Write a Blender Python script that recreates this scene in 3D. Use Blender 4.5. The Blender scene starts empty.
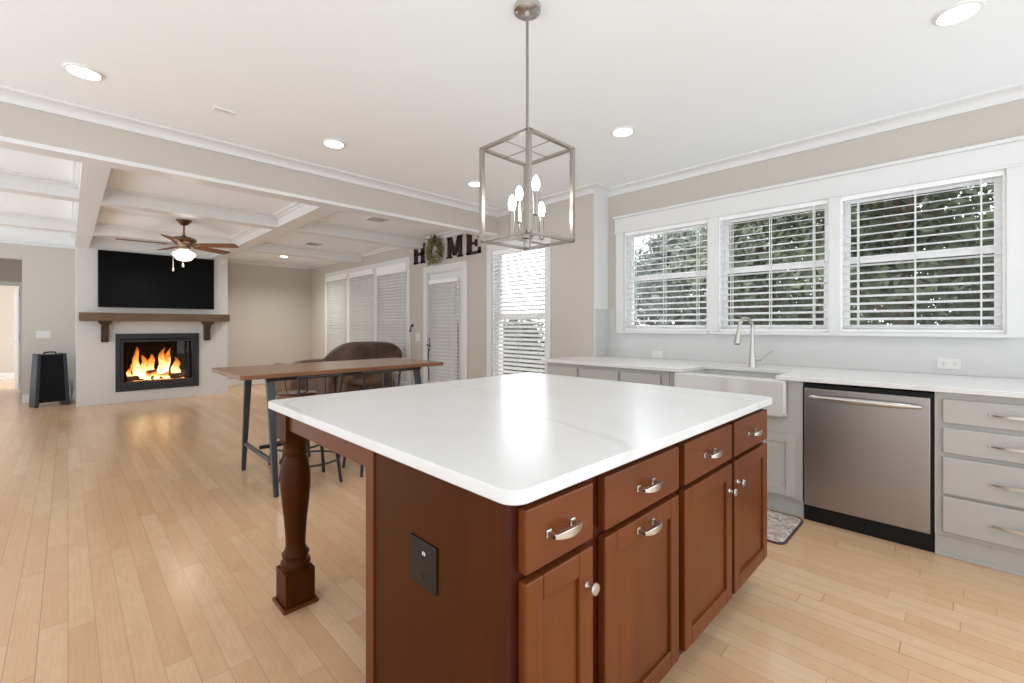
import bpy, bmesh, math, random
from mathutils import Vector, Matrix
random.seed(7)
R = math.radians
PI = math.pi
scn = bpy.context.scene
col = scn.collection

# ------------------------------------------------------------------ camera
CAMH = 1.24
cam = bpy.data.cameras.new('camera')
cam.sensor_width = 36.0
cam.lens = 448.0 / 1024.0 * 36.0
cam.shift_y = -15.5 / 1024.0
cam.clip_start = 0.05
camo = bpy.data.objects.new('camera', cam)
camo.location = (0, 0, CAMH)
camo.rotation_euler = (R(90), 0, R(45.25 - 90))
col.objects.link(camo)
scn.camera = camo

# ------------------------------------------------------------------ world, exposure
scn.view_settings.view_transform = 'Standard'
scn.view_settings.look = 'None'
scn.view_settings.exposure = 0.42
scn.view_settings.gamma = 1.0
scn.view_settings.use_curve_mapping = False
scn.cycles.max_bounces = 12
scn.cycles.diffuse_bounces = 7
scn.cycles.transparent_max_bounces = 24
scn.cycles.sample_clamp_indirect = 6.0

w = bpy.data.worlds.new('world')
scn.world = w
w.use_nodes = True
nt = w.node_tree
nt.nodes.clear()
n_out = nt.nodes.new('ShaderNodeOutputWorld')
n_bg = nt.nodes.new('ShaderNodeBackground')
n_tc = nt.nodes.new('ShaderNodeTexCoord')
n_dot = nt.nodes.new('ShaderNodeVectorMath'); n_dot.operation = 'DOT_PRODUCT'
n_dot.inputs[1].default_value = Vector((0.93, 0.30, 0.25)).normalized()
nt.links.new(n_tc.outputs['Generated'], n_dot.inputs[0])
n_mr = nt.nodes.new('ShaderNodeMapRange')        # the hazy sky is brighter on the window side
n_mr.inputs['From Min'].default_value = -0.25
n_mr.inputs['From Max'].default_value = 0.9
n_mr.inputs['To Min'].default_value = 1.15
n_mr.inputs['To Max'].default_value = 4.8
nt.links.new(n_dot.outputs['Value'], n_mr.inputs['Value'])
n_bg.inputs['Color'].default_value = (0.91, 0.96, 1.02, 1)
n_sep = nt.nodes.new('ShaderNodeSeparateXYZ')
nt.links.new(n_tc.outputs['Generated'], n_sep.inputs[0])
n_gr = nt.nodes.new('ShaderNodeMapRange')        # world below the horizon brightened to lift the ceilings
n_gr.inputs['From Min'].default_value = -0.12
n_gr.inputs['From Max'].default_value = 0.0
n_gr.inputs['To Min'].default_value = 1.45
n_gr.inputs['To Max'].default_value = 1.0
nt.links.new(n_sep.outputs['Z'], n_gr.inputs['Value'])
n_mul = nt.nodes.new('ShaderNodeMath'); n_mul.operation = 'MULTIPLY'
nt.links.new(n_mr.outputs['Result'], n_mul.inputs[0]); nt.links.new(n_gr.outputs['Result'], n_mul.inputs[1])
nt.links.new(n_mul.outputs[0], n_bg.inputs['Strength'])
nt.links.new(n_bg.outputs[0], n_out.inputs[0])

sun = bpy.data.lights.new('sun', 'SUN'); sun.energy = 3.0; sun.angle = R(2); sun.color = (1.0, 0.96, 0.9)
suno = bpy.data.objects.new('sun', sun)
suno.rotation_euler = Vector((0.45, 0.28, 0.85)).to_track_quat('Z', 'Y').to_euler()
col.objects.link(suno)

# ------------------------------------------------------------------ materials
def srgb(r, g, b):
    f = lambda c: (c / 255.0) / 12.92 if c / 255.0 <= 0.04045 else ((c / 255.0 + 0.055) / 1.055) ** 2.4
    return (f(r), f(g), f(b), 1.0)

class NT:
    def __init__(self, name):
        self.m = bpy.data.materials.new(name)
        self.m.use_nodes = True
        self.t = self.m.node_tree
        self.b = self.t.nodes['Principled BSDF']
        self.out = self.t.nodes['Material Output']
    def n(self, typ, **kw):
        nd = self.t.nodes.new(typ)
        for k, v in kw.items():
            setattr(nd, k, v)
        return nd
    def l(self, a, b):
        self.t.links.new(a, b)
    def coords(self, scale=(1, 1, 1)):
        tc = self.n('ShaderNodeTexCoord')
        mp = self.n('ShaderNodeMapping')
        mp.inputs['Scale'].default_value = scale
        self.l(tc.outputs['Object'], mp.inputs['Vector'])
        return mp.outputs['Vector']
    def noise(self, vec, scale=5, detail=4, rough=0.5, dist=0.0):
        nz = self.n('ShaderNodeTexNoise')
        nz.inputs['Scale'].default_value = scale
        nz.inputs['Detail'].default_value = detail
        nz.inputs['Roughness'].default_value = rough
        nz.inputs['Distortion'].default_value = dist
        self.l(vec, nz.inputs['Vector'])
        return nz.outputs['Fac']
    def ramp(self, fac, stops):
        r = self.n('ShaderNodeValToRGB')
        el = r.color_ramp.elements
        while len(el) > 1:
            el.remove(el[-1])
        el[0].position, el[0].color = stops[0]
        for p, c in stops[1:]:
            e = el.new(p); e.color = c
        self.l(fac, r.inputs['Fac'])
        return r.outputs['Color']
    def mix(self, fac, a, b, mode='MIX'):
        m = self.n('ShaderNodeMix', data_type='RGBA', blend_type=mode)
        for s, v in ((m.inputs[0], fac), (m.inputs[6], a), (m.inputs[7], b)):
            if hasattr(v, 'links'):
                self.l(v, s)
            else:
                s.default_value = v
        return m.outputs[2]
    def math(self, op, a, b=None, c=None):
        m = self.n('ShaderNodeMath', operation=op)
        for i, v in enumerate((a, b, c)):
            if v is None: continue
            if hasattr(v, 'links'): self.l(v, m.inputs[i])
            else: m.inputs[i].default_value = v
        return m.outputs[0]
    def bump(self, h, strength=0.2, dist=0.01):
        b = self.n('ShaderNodeBump')
        b.inputs['Strength'].default_value = strength
        b.inputs['Distance'].default_value = dist
        self.l(h, b.inputs['Height'])
        self.l(b.outputs['Normal'], self.b.inputs['Normal'])
    def set(self, **kw):
        names = dict(color='Base Color', rough='Roughness', metal='Metallic', spec='Specular IOR Level', coat='Coat Weight', coatr='Coat Roughness', sheen='Sheen Weight')
        for k, v in kw.items():
            s = self.b.inputs[names[k]]
            if hasattr(v, 'links'): self.l(v, s)
            else: s.default_value = v
        return self

def paint(name, c, rough=0.55, spec=0.35, var=0.03, metal=0.0, scale=3.0, **kw):
    """a plain finish with a faint, slow tonal drift"""
    k = NT(name)
    f = k.noise(k.coords(), scale, 3)
    lo = tuple(max(0, v * (1 - var)) for v in c[:3]) + (1,)
    hi = tuple(min(1, v * (1 + var)) for v in c[:3]) + (1,)
    k.set(color=k.ramp(f, [(0.3, lo), (0.7, hi)]), rough=rough, spec=spec, metal=metal, **kw)
    return k.m

def wood(name, dark, light, axis=2, rough=0.35, stretch=14.0, scale=3.0, coat=0.0, bump=0.05, spec=0.3):
    k = NT(name)
    sc = [stretch, stretch, stretch]
    sc[axis] = 1.0
    v = k.coords(tuple(sc))
    f1 = k.noise(v, scale, 6, 0.6, 0.6)
    f2 = k.noise(k.coords(), 2.2, 2)
    mid = tuple((a + b) / 2 for a, b in zip(dark[:3], light[:3])) + (1,)
    c = k.ramp(f1, [(0.25, dark), (0.5, mid), (0.75, light)])
    c = k.mix(0.5, c, k.ramp(f2, [(0.3, dark), (0.7, light)]))
    k.set(color=c, rough=rough, coat=coat, coatr=0.15, spec=spec)
    k.bump(f1, bump, 0.003)
    return k.m

def mat_floor():
    k = NT('oak_strip_floor')
    tc = k.n('ShaderNodeTexCoord')
    sp = k.n('ShaderNodeSeparateXYZ')
    k.l(tc.outputs['Object'], sp.inputs[0])
    W = 0.083
    row = k.math('FLOOR', k.math('DIVIDE', sp.outputs['X'], W))
    wn = k.n('ShaderNodeTexWhiteNoise', noise_dimensions='1D')
    k.l(row, wn.inputs['W'])
    yy = k.math('ADD', sp.outputs['Y'], k.math('MULTIPLY', wn.outputs['Value'], 7.0))
    seg = k.math('FLOOR', k.math('DIVIDE', yy, 0.95))
    cb = k.n('ShaderNodeCombineXYZ'); k.l(row, cb.inputs[0]); k.l(seg, cb.inputs[1])
    wn2 = k.n('ShaderNodeTexWhiteNoise', noise_dimensions='2D'); k.l(cb.outputs[0], wn2.inputs['Vector'])
    # joints
    fx = k.math('FRACT', k.math('DIVIDE', sp.outputs['X'], W))
    ex = k.math('MINIMUM', fx, k.math('SUBTRACT', 1.0, fx))
    fy = k.math('FRACT', k.math('DIVIDE', yy, 0.95))
    ey = k.math('MINIMUM', fy, k.math('SUBTRACT', 1.0, fy))
    jx = k.math('LESS_THAN', ex, 0.011)
    jy = k.math('LESS_THAN', ey, 0.0011)
    j = k.math('MAXIMUM', jx, jy)
    # some joints are tight, some open
    wn3 = k.n('ShaderNodeTexWhiteNoise', noise_dimensions='1D'); k.l(k.math('ADD', row, 31.7), wn3.inputs['W'])
    j = k.math('MULTIPLY', j, k.math('ADD', 0.30, k.math('MULTIPLY', k.math('POWER', wn3.outputs['Value'], 2.0), 0.6)))
    # grain, offset per board
    off = k.n('ShaderNodeCombineXYZ')
    k.l(k.math('MULTIPLY_ADD', wn2.outputs['Value'], 13.0, k.math('MULTIPLY', sp.outputs['X'], 16.0)), off.inputs[0])
    k.l(k.math('MULTIPLY_ADD', wn2.outputs['Value'], 31.0, k.math('MULTIPLY', sp.outputs['Y'], 1.3)), off.inputs[1])
    g1 = k.noise(off.outputs[0], 1.6, 7, 0.62, 1.6)
    wv = k.n('ShaderNodeTexWave', wave_type='BANDS', bands_direction='X')
    wv.inputs['Scale'].default_value = 1.1; wv.inputs['Distortion'].default_value = 9.0
    wv.inputs['Detail'].default_value = 3.0; wv.inputs['Detail Scale'].default_value = 0.6
    k.l(off.outputs[0], wv.inputs['Vector'])
    base = k.ramp(wn2.outputs['Value'], [(0.0, srgb(204, 169, 134)), (0.35, srgb(211, 177, 142)), (0.7, srgb(215, 184, 150)), (1.0, srgb(219, 190, 159))])
    c = k.mix(k.math('MULTIPLY', k.math('SUBTRACT', 1.0, g1), 0.30), base, srgb(172, 128, 92))
    c = k.mix(k.math('MULTIPLY', k.math('POWER', wv.outputs['Fac'], 3.0), 0.10), c, srgb(168, 125, 90))
    fig = k.noise(k.coords((7.0, 2.2, 1)), 2.0, 5, 0.62, 1.8)
    c = k.mix(k.math('MULTIPLY', k.math('SUBTRACT', fig, 0.35), 0.75), c, srgb(186, 138, 96))
    big = k.noise(k.coords((0.6, 0.35, 1)), 1.2, 2)
    c = k.mix(k.math('MULTIPLY', big, 0.2), c, srgb(210, 170, 128))
    c = k.mix(j, c, srgb(96, 68, 48))
    k.set(color=c, rough=k.ramp(g1, [(0.2, (0.15,) * 3 + (1,)), (0.8, (0.27,) * 3 + (1,))]), spec=0.32)
    k.bump(k.math('SUBTRACT', 1.0, j), 0.25, 0.002)
    return k.m

def mat_quartz():
    k = NT('white_veined_quartz')
    v = k.coords((1, 1, 1))
    nz = k.n('ShaderNodeTexNoise'); nz.inputs['Scale'].default_value = 1.3; nz.inputs['Detail'].default_value = 5
    k.l(v, nz.inputs['Vector'])
    sc = k.n('ShaderNodeVectorMath', operation='SCALE'); sc.inputs['Scale'].default_value = 0.55
    k.l(nz.outputs['Color'], sc.inputs[0])
    ad = k.n('ShaderNodeVectorMath', operation='ADD'); k.l(v, ad.inputs[0]); k.l(sc.outputs[0], ad.inputs[1])
    rot = k.n('ShaderNodeMapping'); rot.inputs['Rotation'].default_value = (0, 0, 0.6)
    rot.inputs['Scale'].default_value = (1.0, 0.45, 1.0)
    k.l(ad.outputs[0], rot.inputs['Vector'])
    wv = k.n('ShaderNodeTexWave', wave_type='BANDS', bands_direction='X')
    wv.inputs['Scale'].default_value = 0.42; wv.inputs['Distortion'].default_value = 4.0; wv.inputs['Detail'].default_value = 3
    k.l(rot.outputs[0], wv.inputs['Vector'])
    vein = k.ramp(wv.outputs['Fac'], [(0.0, (1, 1, 1, 1)), (0.006, (0, 0, 0, 1)), (1.0, (0, 0, 0, 1))])
    cl = k.noise(v, 2.0, 3)
    base = k.ramp(cl, [(0.3, srgb(219, 219, 218)), (0.7, srgb(225, 225, 224))])
    vf = k.math('MULTIPLY', vein, k.math('MULTIPLY', k.noise(v, 3.0, 2), 0.55))
    k.set(color=k.mix(vf, base, srgb(186, 182, 176)), rough=0.24, spec=0.32)
    return k.m

def mat_herring():
    k = NT('white_diagonal_boards')
    tc = k.n('ShaderNodeTexCoord'); sp = k.n('ShaderNodeSeparateXYZ'); k.l(tc.outputs['Object'], sp.inputs[0])
    ax = k.math('ABSOLUTE', sp.outputs['X'])
    d = k.math('ADD', sp.outputs['Z'], k.math('MULTIPLY', ax, -1.0))
    f = k.math('FRACT', k.math('DIVIDE', d, 0.155))
    e = k.math('MINIMUM', f, k.math('SUBTRACT', 1.0, f))
    g = k.math('LESS_THAN', e, 0.03)
    k.set(color=k.mix(k.math('MULTIPLY', g, 0.16), srgb(219, 218, 215), srgb(168, 166, 163)), rough=0.5)
    k.bump(k.math('SUBTRACT', 1.0, g), 0.4, 0.004)
    return k.m

def mat_tile():
    k = NT('white_glossy_tile')
    tc = k.n('ShaderNodeTexCoord'); sp = k.n('ShaderNodeSeparateXYZ'); k.l(tc.outputs['Object'], sp.inputs[0])
    cb = k.n('ShaderNodeCombineXYZ')
    k.l(k.math('ADD', sp.outputs['X'], sp.outputs['Y']), cb.inputs[0]); k.l(sp.outputs['Z'], cb.inputs[1])
    br = k.n('ShaderNodeTexBrick')
    br.inputs['Scale'].default_value = 1.0; br.inputs['Brick Width'].default_value = 0.305; br.inputs['Row Height'].default_value = 0.102
    br.inputs['Mortar Size'].default_value = 0.002
    br.inputs['Color1'].default_value = srgb(206, 205, 203); br.inputs['Color2'].default_value = srgb(203, 203, 202)
    br.inputs['Mortar'].default_value = srgb(208, 207, 205)
    k.l(cb.outputs[0], br.inputs['Vector'])
    k.set(color=br.outputs['Color'], rough=0.16)
    return k.m

def mat_slat(name, c, trans=0.3):
    k = NT(name)
    f = k.noise(k.coords((1, 1, 1)), 2.0, 2)
    cc = k.ramp(f, [(0.3, tuple(v * 0.97 for v in c[:3]) + (1,)), (0.7, c)])
    k.set(color=cc, rough=0.5)
    tr = k.n('ShaderNodeBsdfTranslucent'); k.l(cc, tr.inputs['Color'])
    mx = k.n('ShaderNodeMixShader'); mx.inputs[0].default_value = trans
    k.l(k.b.outputs[0], mx.inputs[1]); k.l(tr.outputs[0], mx.inputs[2]); k.l(mx.outputs[0], k.out.inputs[0])
    return k.m

def mat_glass(name, gloss=0.06, tint=(1, 1, 1, 1)):
    k = NT(name)
    t = k.n('ShaderNodeBsdfTransparent'); t.inputs[0].default_value = tint
    g = k.n('ShaderNodeBsdfGlossy'); g.inputs['Roughness'].default_value = 0.02
    fr = k.n('ShaderNodeFresnel'); fr.inputs[0].default_value = 1.3
    f = k.math('MULTIPLY', fr.outputs[0], k.math('MULTIPLY_ADD', k.noise(k.coords(), 1.5, 1), 0.1, 0.9))
    mx = k.n('ShaderNodeMixShader'); k.l(f, mx.inputs[0])
    k.l(t.outputs[0], mx.inputs[1]); k.l(g.outputs[0], mx.inputs[2]); k.l(mx.outputs[0], k.out.inputs[0])
    return k.m

def mat_emit(name, c, s, var=0.05):
    k = NT(name)
    e = k.n('ShaderNodeEmission')
    f = k.noise(k.coords(), 8, 2)
    k.l(k.ramp(f, [(0.3, tuple(v * (1 - var) for v in c[:3]) + (1,)), (0.7, c)]), e.inputs[0])
    e.inputs[1].default_value = s
    k.l(e.outputs[0], k.out.inputs[0])
    return k.m

def mat_flame():
    k = NT('flame')
    tc = k.n('ShaderNodeTexCoord'); sp = k.n('ShaderNodeSeparateXYZ'); k.l(tc.outputs['Generated'], sp.inputs[0])
    nz = k.noise(k.coords((9, 9, 5)), 1.5, 4, 0.6, 0.8)
    hgt = k.math('ADD', sp.outputs['Z'], k.math('MULTIPLY_ADD', nz, 0.9, -0.45))
    c = k.ramp(hgt, [(0.0, (1.0, 0.80, 0.45, 1)), (0.35, (1.0, 0.62, 0.22, 1)), (0.65, (1.0, 0.33, 0.05, 1)), (1.0, (0.75, 0.14, 0.01, 1))])
    e = k.n('ShaderNodeEmission'); k.l(c, e.inputs[0])
    k.l(k.math('MULTIPLY', k.math('SUBTRACT', 1.35, k.math('MINIMUM', hgt, 1.2)), 1.5), e.inputs[1])
    lw = k.n('ShaderNodeLayerWeight'); lw.inputs[0].default_value = 0.35
    a = k.math('ADD', k.math('MULTIPLY', lw.outputs['Facing'], 1.1), k.math('MULTIPLY', k.math('MAXIMUM', k.math('SUBTRACT', hgt, 0.45), 0.0), 1.0))
    a = k.math('MINIMUM', a, 1.0)
    t = k.n('ShaderNodeBsdfTransparent')
    mx = k.n('ShaderNodeMixShader'); k.l(a, mx.inputs[0])
    k.l(e.outputs[0], mx.inputs[1]); k.l(t.outputs[0], mx.inputs[2]); k.l(mx.outputs[0], k.out.inputs[0])
    return k.m

def mat_leaves(name, a, b, trans=0.25):
    k = NT(name)
    f = k.noise(k.coords(), 1.6, 5, 0.7)
    c = k.ramp(f, [(0.3, a), (0.7, b)])
    k.set(color=c, rough=0.6, spec=0.2)
    tr = k.n('ShaderNodeBsdfTranslucent'); k.l(c, tr.inputs[0])
    mx = k.n('ShaderNodeMixShader'); mx.inputs[0].default_value = trans
    k.l(k.b.outputs[0], mx.inputs[1]); k.l(tr.outputs[0], mx.inputs[2]); k.l(mx.outputs[0], k.out.inputs[0])
    return k.m

def mat_steel():
    k = NT('brushed_stainless_steel')
    f = k.noise(k.coords((1, 260, 0.8)), 2.0, 2)
    k.set(color=k.ramp(f, [(0.3, srgb(158, 153, 148)), (0.7, srgb(162, 157, 152))]), metal=1.0,
          rough=k.ramp(f, [(0.3, (0.33,) * 3 + (1,)), (0.7, (0.36,) * 3 + (1,))]))
    return k.m

def mat_mat():
    k = NT('marbled_kitchen_mat')
    v = k.coords()
    f = k.noise(v, 9.0, 6, 0.65, 2.5)
    g = k.noise(v, 26.0, 3, 0.6, 1.0)
    c = k.ramp(f, [(0.35, srgb(214, 204, 198)), (0.47, srgb(196, 180, 172)), (0.50, srgb(92, 76, 76)), (0.53, srgb(200, 186, 178)), (0.7, srgb(222, 214, 210))])
    c = k.mix(k.math('MULTIPLY', k.math('GREATER_THAN', g, 0.6), 0.6), c, srgb(104, 88, 90))
    k.set(color=c, rough=0.7)
    return k.m

def mat_leather(name, a, b):
    k = NT(name)
    f = k.noise(k.coords(), 3.5, 5, 0.6, 0.8)
    k.set(color=k.ramp(f, [(0.3, a), (0.7, b)]), rough=k.ramp(f, [(0.2, (0.35,) * 3 + (1,)), (0.8, (0.6,) * 3 + (1,))]), spec=0.4)
    k.bump(k.noise(k.coords(), 22, 5, 0.6), 0.25, 0.01)
    return k.m

M = {}
M['floor'] = mat_floor()
M['wall'] = paint('warm_beige_wall', srgb(196, 190, 181), 0.7, 0.2, 0.012, scale=1.0)
M['ceil'] = paint('white_ceiling_paint', srgb(243, 248, 250), 0.8, 0.15, 0.008, scale=0.8)
M['trim'] = paint('white_trim_paint', srgb(224, 224, 223), 0.35, 0.4, 0.01)
M['vinyl'] = paint('white_window_vinyl', srgb(249, 249, 249), 0.3, 0.5, 0.005)
M['cab'] = paint('white_cabinet_paint', srgb(182, 180, 175), 0.38, 0.4, 0.015)
M['herring'] = mat_herring()
M['tile'] = mat_tile()
M['quartz'] = mat_quartz()
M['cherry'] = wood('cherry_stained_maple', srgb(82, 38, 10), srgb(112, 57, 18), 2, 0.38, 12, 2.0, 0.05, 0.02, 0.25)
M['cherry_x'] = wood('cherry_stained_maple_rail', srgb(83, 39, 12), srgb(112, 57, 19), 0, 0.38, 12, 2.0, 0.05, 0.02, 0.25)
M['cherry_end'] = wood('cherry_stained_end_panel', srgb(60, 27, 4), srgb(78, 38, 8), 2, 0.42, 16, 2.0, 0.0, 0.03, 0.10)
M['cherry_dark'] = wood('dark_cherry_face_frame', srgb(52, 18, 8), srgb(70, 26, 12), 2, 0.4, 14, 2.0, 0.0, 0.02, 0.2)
M['tabletop'] = wood('walnut_brown_tabletop', srgb(112, 76, 52), srgb(150, 108, 78), 0, 0.25, 12, 2.5, 0.2, 0.03)
M['mantel'] = wood('grey_brown_mantel_wood', srgb(98, 78, 60), srgb(134, 110, 88), 0, 0.5, 14, 2.5)
M['corbel'] = wood('dark_grey_brown_corbel', srgb(62, 50, 40), srgb(86, 72, 58), 2, 0.5, 10, 3)
M['blade'] = wood('walnut_fan_blade', srgb(98, 60, 36), srgb(140, 92, 58), 0, 0.4, 8, 3)
M['nickel'] = paint('brushed_nickel', srgb(198, 194, 188), 0.28, 0.5, 0.03, 1.0, 20)
M['nickel_dark'] = paint('satin_nickel_lantern', srgb(158, 152, 145), 0.3, 0.5, 0.04, 1.0, 20)
M['chrome'] = paint('polished_chrome', srgb(214, 214, 214), 0.12, 0.5, 0.02, 1.0, 20)
M['bronze'] = paint('antique_brushed_bronze', srgb(142, 116, 96), 0.3, 0.5, 0.06, 1.0, 20)
M['steel'] = mat_steel()
M['blackmetal'] = paint('black_powdercoat', srgb(40, 40, 43), 0.4, 0.5, 0.08)
M['bluemetal'] = paint('charcoal_table_steel', srgb(58, 61, 68), 0.38, 0.5, 0.08)
M['black'] = paint('black_plastic', srgb(22, 22, 24), 0.4, 0.4, 0.1)
M['kick'] = paint('black_toe_kick', srgb(14, 14, 14), 0.5, 0.3, 0.1)
M['bronzeplate'] = paint('dark_bronze_plate', srgb(26, 19, 15), 0.45, 0.3, 0.1)
M['screen'] = paint('black_tv_glass', srgb(3, 3, 4), 0.3, 0.10, 0.1)
M['fire_iron'] = paint('charcoal_cast_iron', srgb(50, 50, 53), 0.45, 0.4, 0.08, scale=12)
M['firebrick'] = paint('sooty_firebox', srgb(42, 34, 30), 0.9, 0.1, 0.25, scale=9)
M['log'] = wood('charred_log_bark', srgb(40, 26, 18), srgb(150, 112, 84), 0, 0.9, 9, 4, 0, 0.6)
M['ember'] = mat_emit('glowing_embers', (1.0, 0.38, 0.08, 1), 1.6, 0.85)
M['flame'] = mat_flame()
M['slat'] = mat_slat('white_open_blind', srgb(246, 246, 246), 0.6)
M['slat_closed'] = mat_slat('white_closed_blind', srgb(200, 197, 193), 0.05)
M['glass'] = mat_glass('window_glass')
M['fireglass'] = mat_glass('firebox_glass')
M['lens'] = mat_emit('lit_downlight_lens', (1.0, 0.97, 0.93, 1), 9.0)
M['bulb'] = mat_emit('lit_candle_bulb', (1.0, 0.96, 0.92, 1), 20.0)
M['globe'] = mat_emit('lit_frosted_globe', (1.0, 0.90, 0.78, 1), 1.15, 0.12)
M['porcelain'] = paint('white_fireclay', srgb(204, 202, 199), 0.1, 0.55, 0.01)
M['plastic'] = paint('white_plastic', srgb(222, 221, 218), 0.4, 0.4, 0.01)
M['slot'] = paint('dark_outlet_slots', srgb(60, 58, 56), 0.6, 0.2, 0.1)
M['vent'] = paint('white_vent_metal', srgb(232, 232, 231), 0.45, 0.4, 0.01)
M['ventdark'] = paint('grey_vent_slots', srgb(126, 126, 126), 0.6, 0.2, 0.05)
M['letter'] = wood('dark_brown_letter', srgb(38, 28, 26), srgb(58, 44, 40), 2, 0.6, 8, 4)
M['leaf_w'] = mat_leaves('olive_wreath_leaf', srgb(50, 58, 24), srgb(184, 186, 136), 0.1)
M['twig'] = paint('wreath_twig', srgb(88, 70, 46), 0.9, 0.1, 0.2)
M['sofa'] = mat_leather('dark_brown_leather', srgb(50, 38, 33), srgb(122, 98, 82))
M['chair'] = mat_leather('tan_brown_leather', srgb(96, 76, 62), srgb(142, 114, 94))
M['speaker_side'] = paint('navy_black_cabinet', srgb(44, 48, 60), 0.4, 0.45, 0.08)
M['grille'] = paint('black_grille_cloth', srgb(18, 18, 21), 0.75, 0.2, 0.2, scale=60)
M['mat'] = mat_mat()
M['matedge'] = paint('dark_mat_edge', srgb(84, 70, 70), 0.8, 0.1, 0.1)
M['grass'] = paint('lawn', srgb(84, 98, 56), 0.95, 0.1, 0.3, scale=2)
M['leafA'] = mat_leaves('dark_green_leaves', srgb(54, 62, 46), srgb(122, 130, 102))
M['leafB'] = mat_leaves('mid_green_leaves', srgb(82, 90, 72), srgb(146, 154, 128))
M['leafC'] = mat_leaves('grey_green_leaves', srgb(104, 112, 106), srgb(168, 174, 166))
M['leafD'] = mat_leaves('deep_green_leaves', srgb(30, 36, 24), srgb(66, 72, 50), 0.1)
M['bounce_slab'] = paint('pale_bounce_slab', srgb(214, 210, 202), 0.9, 0.1, 0.06)  # for the added slab that reflects daylight up at the blinds
M['trunk'] = paint('tree_bark', srgb(92, 80, 68), 0.95, 0.1, 0.3, scale=6)
M['cord'] = paint('pale_grey_cord', srgb(186, 184, 188), 0.5, 0.3, 0.03)

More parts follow.
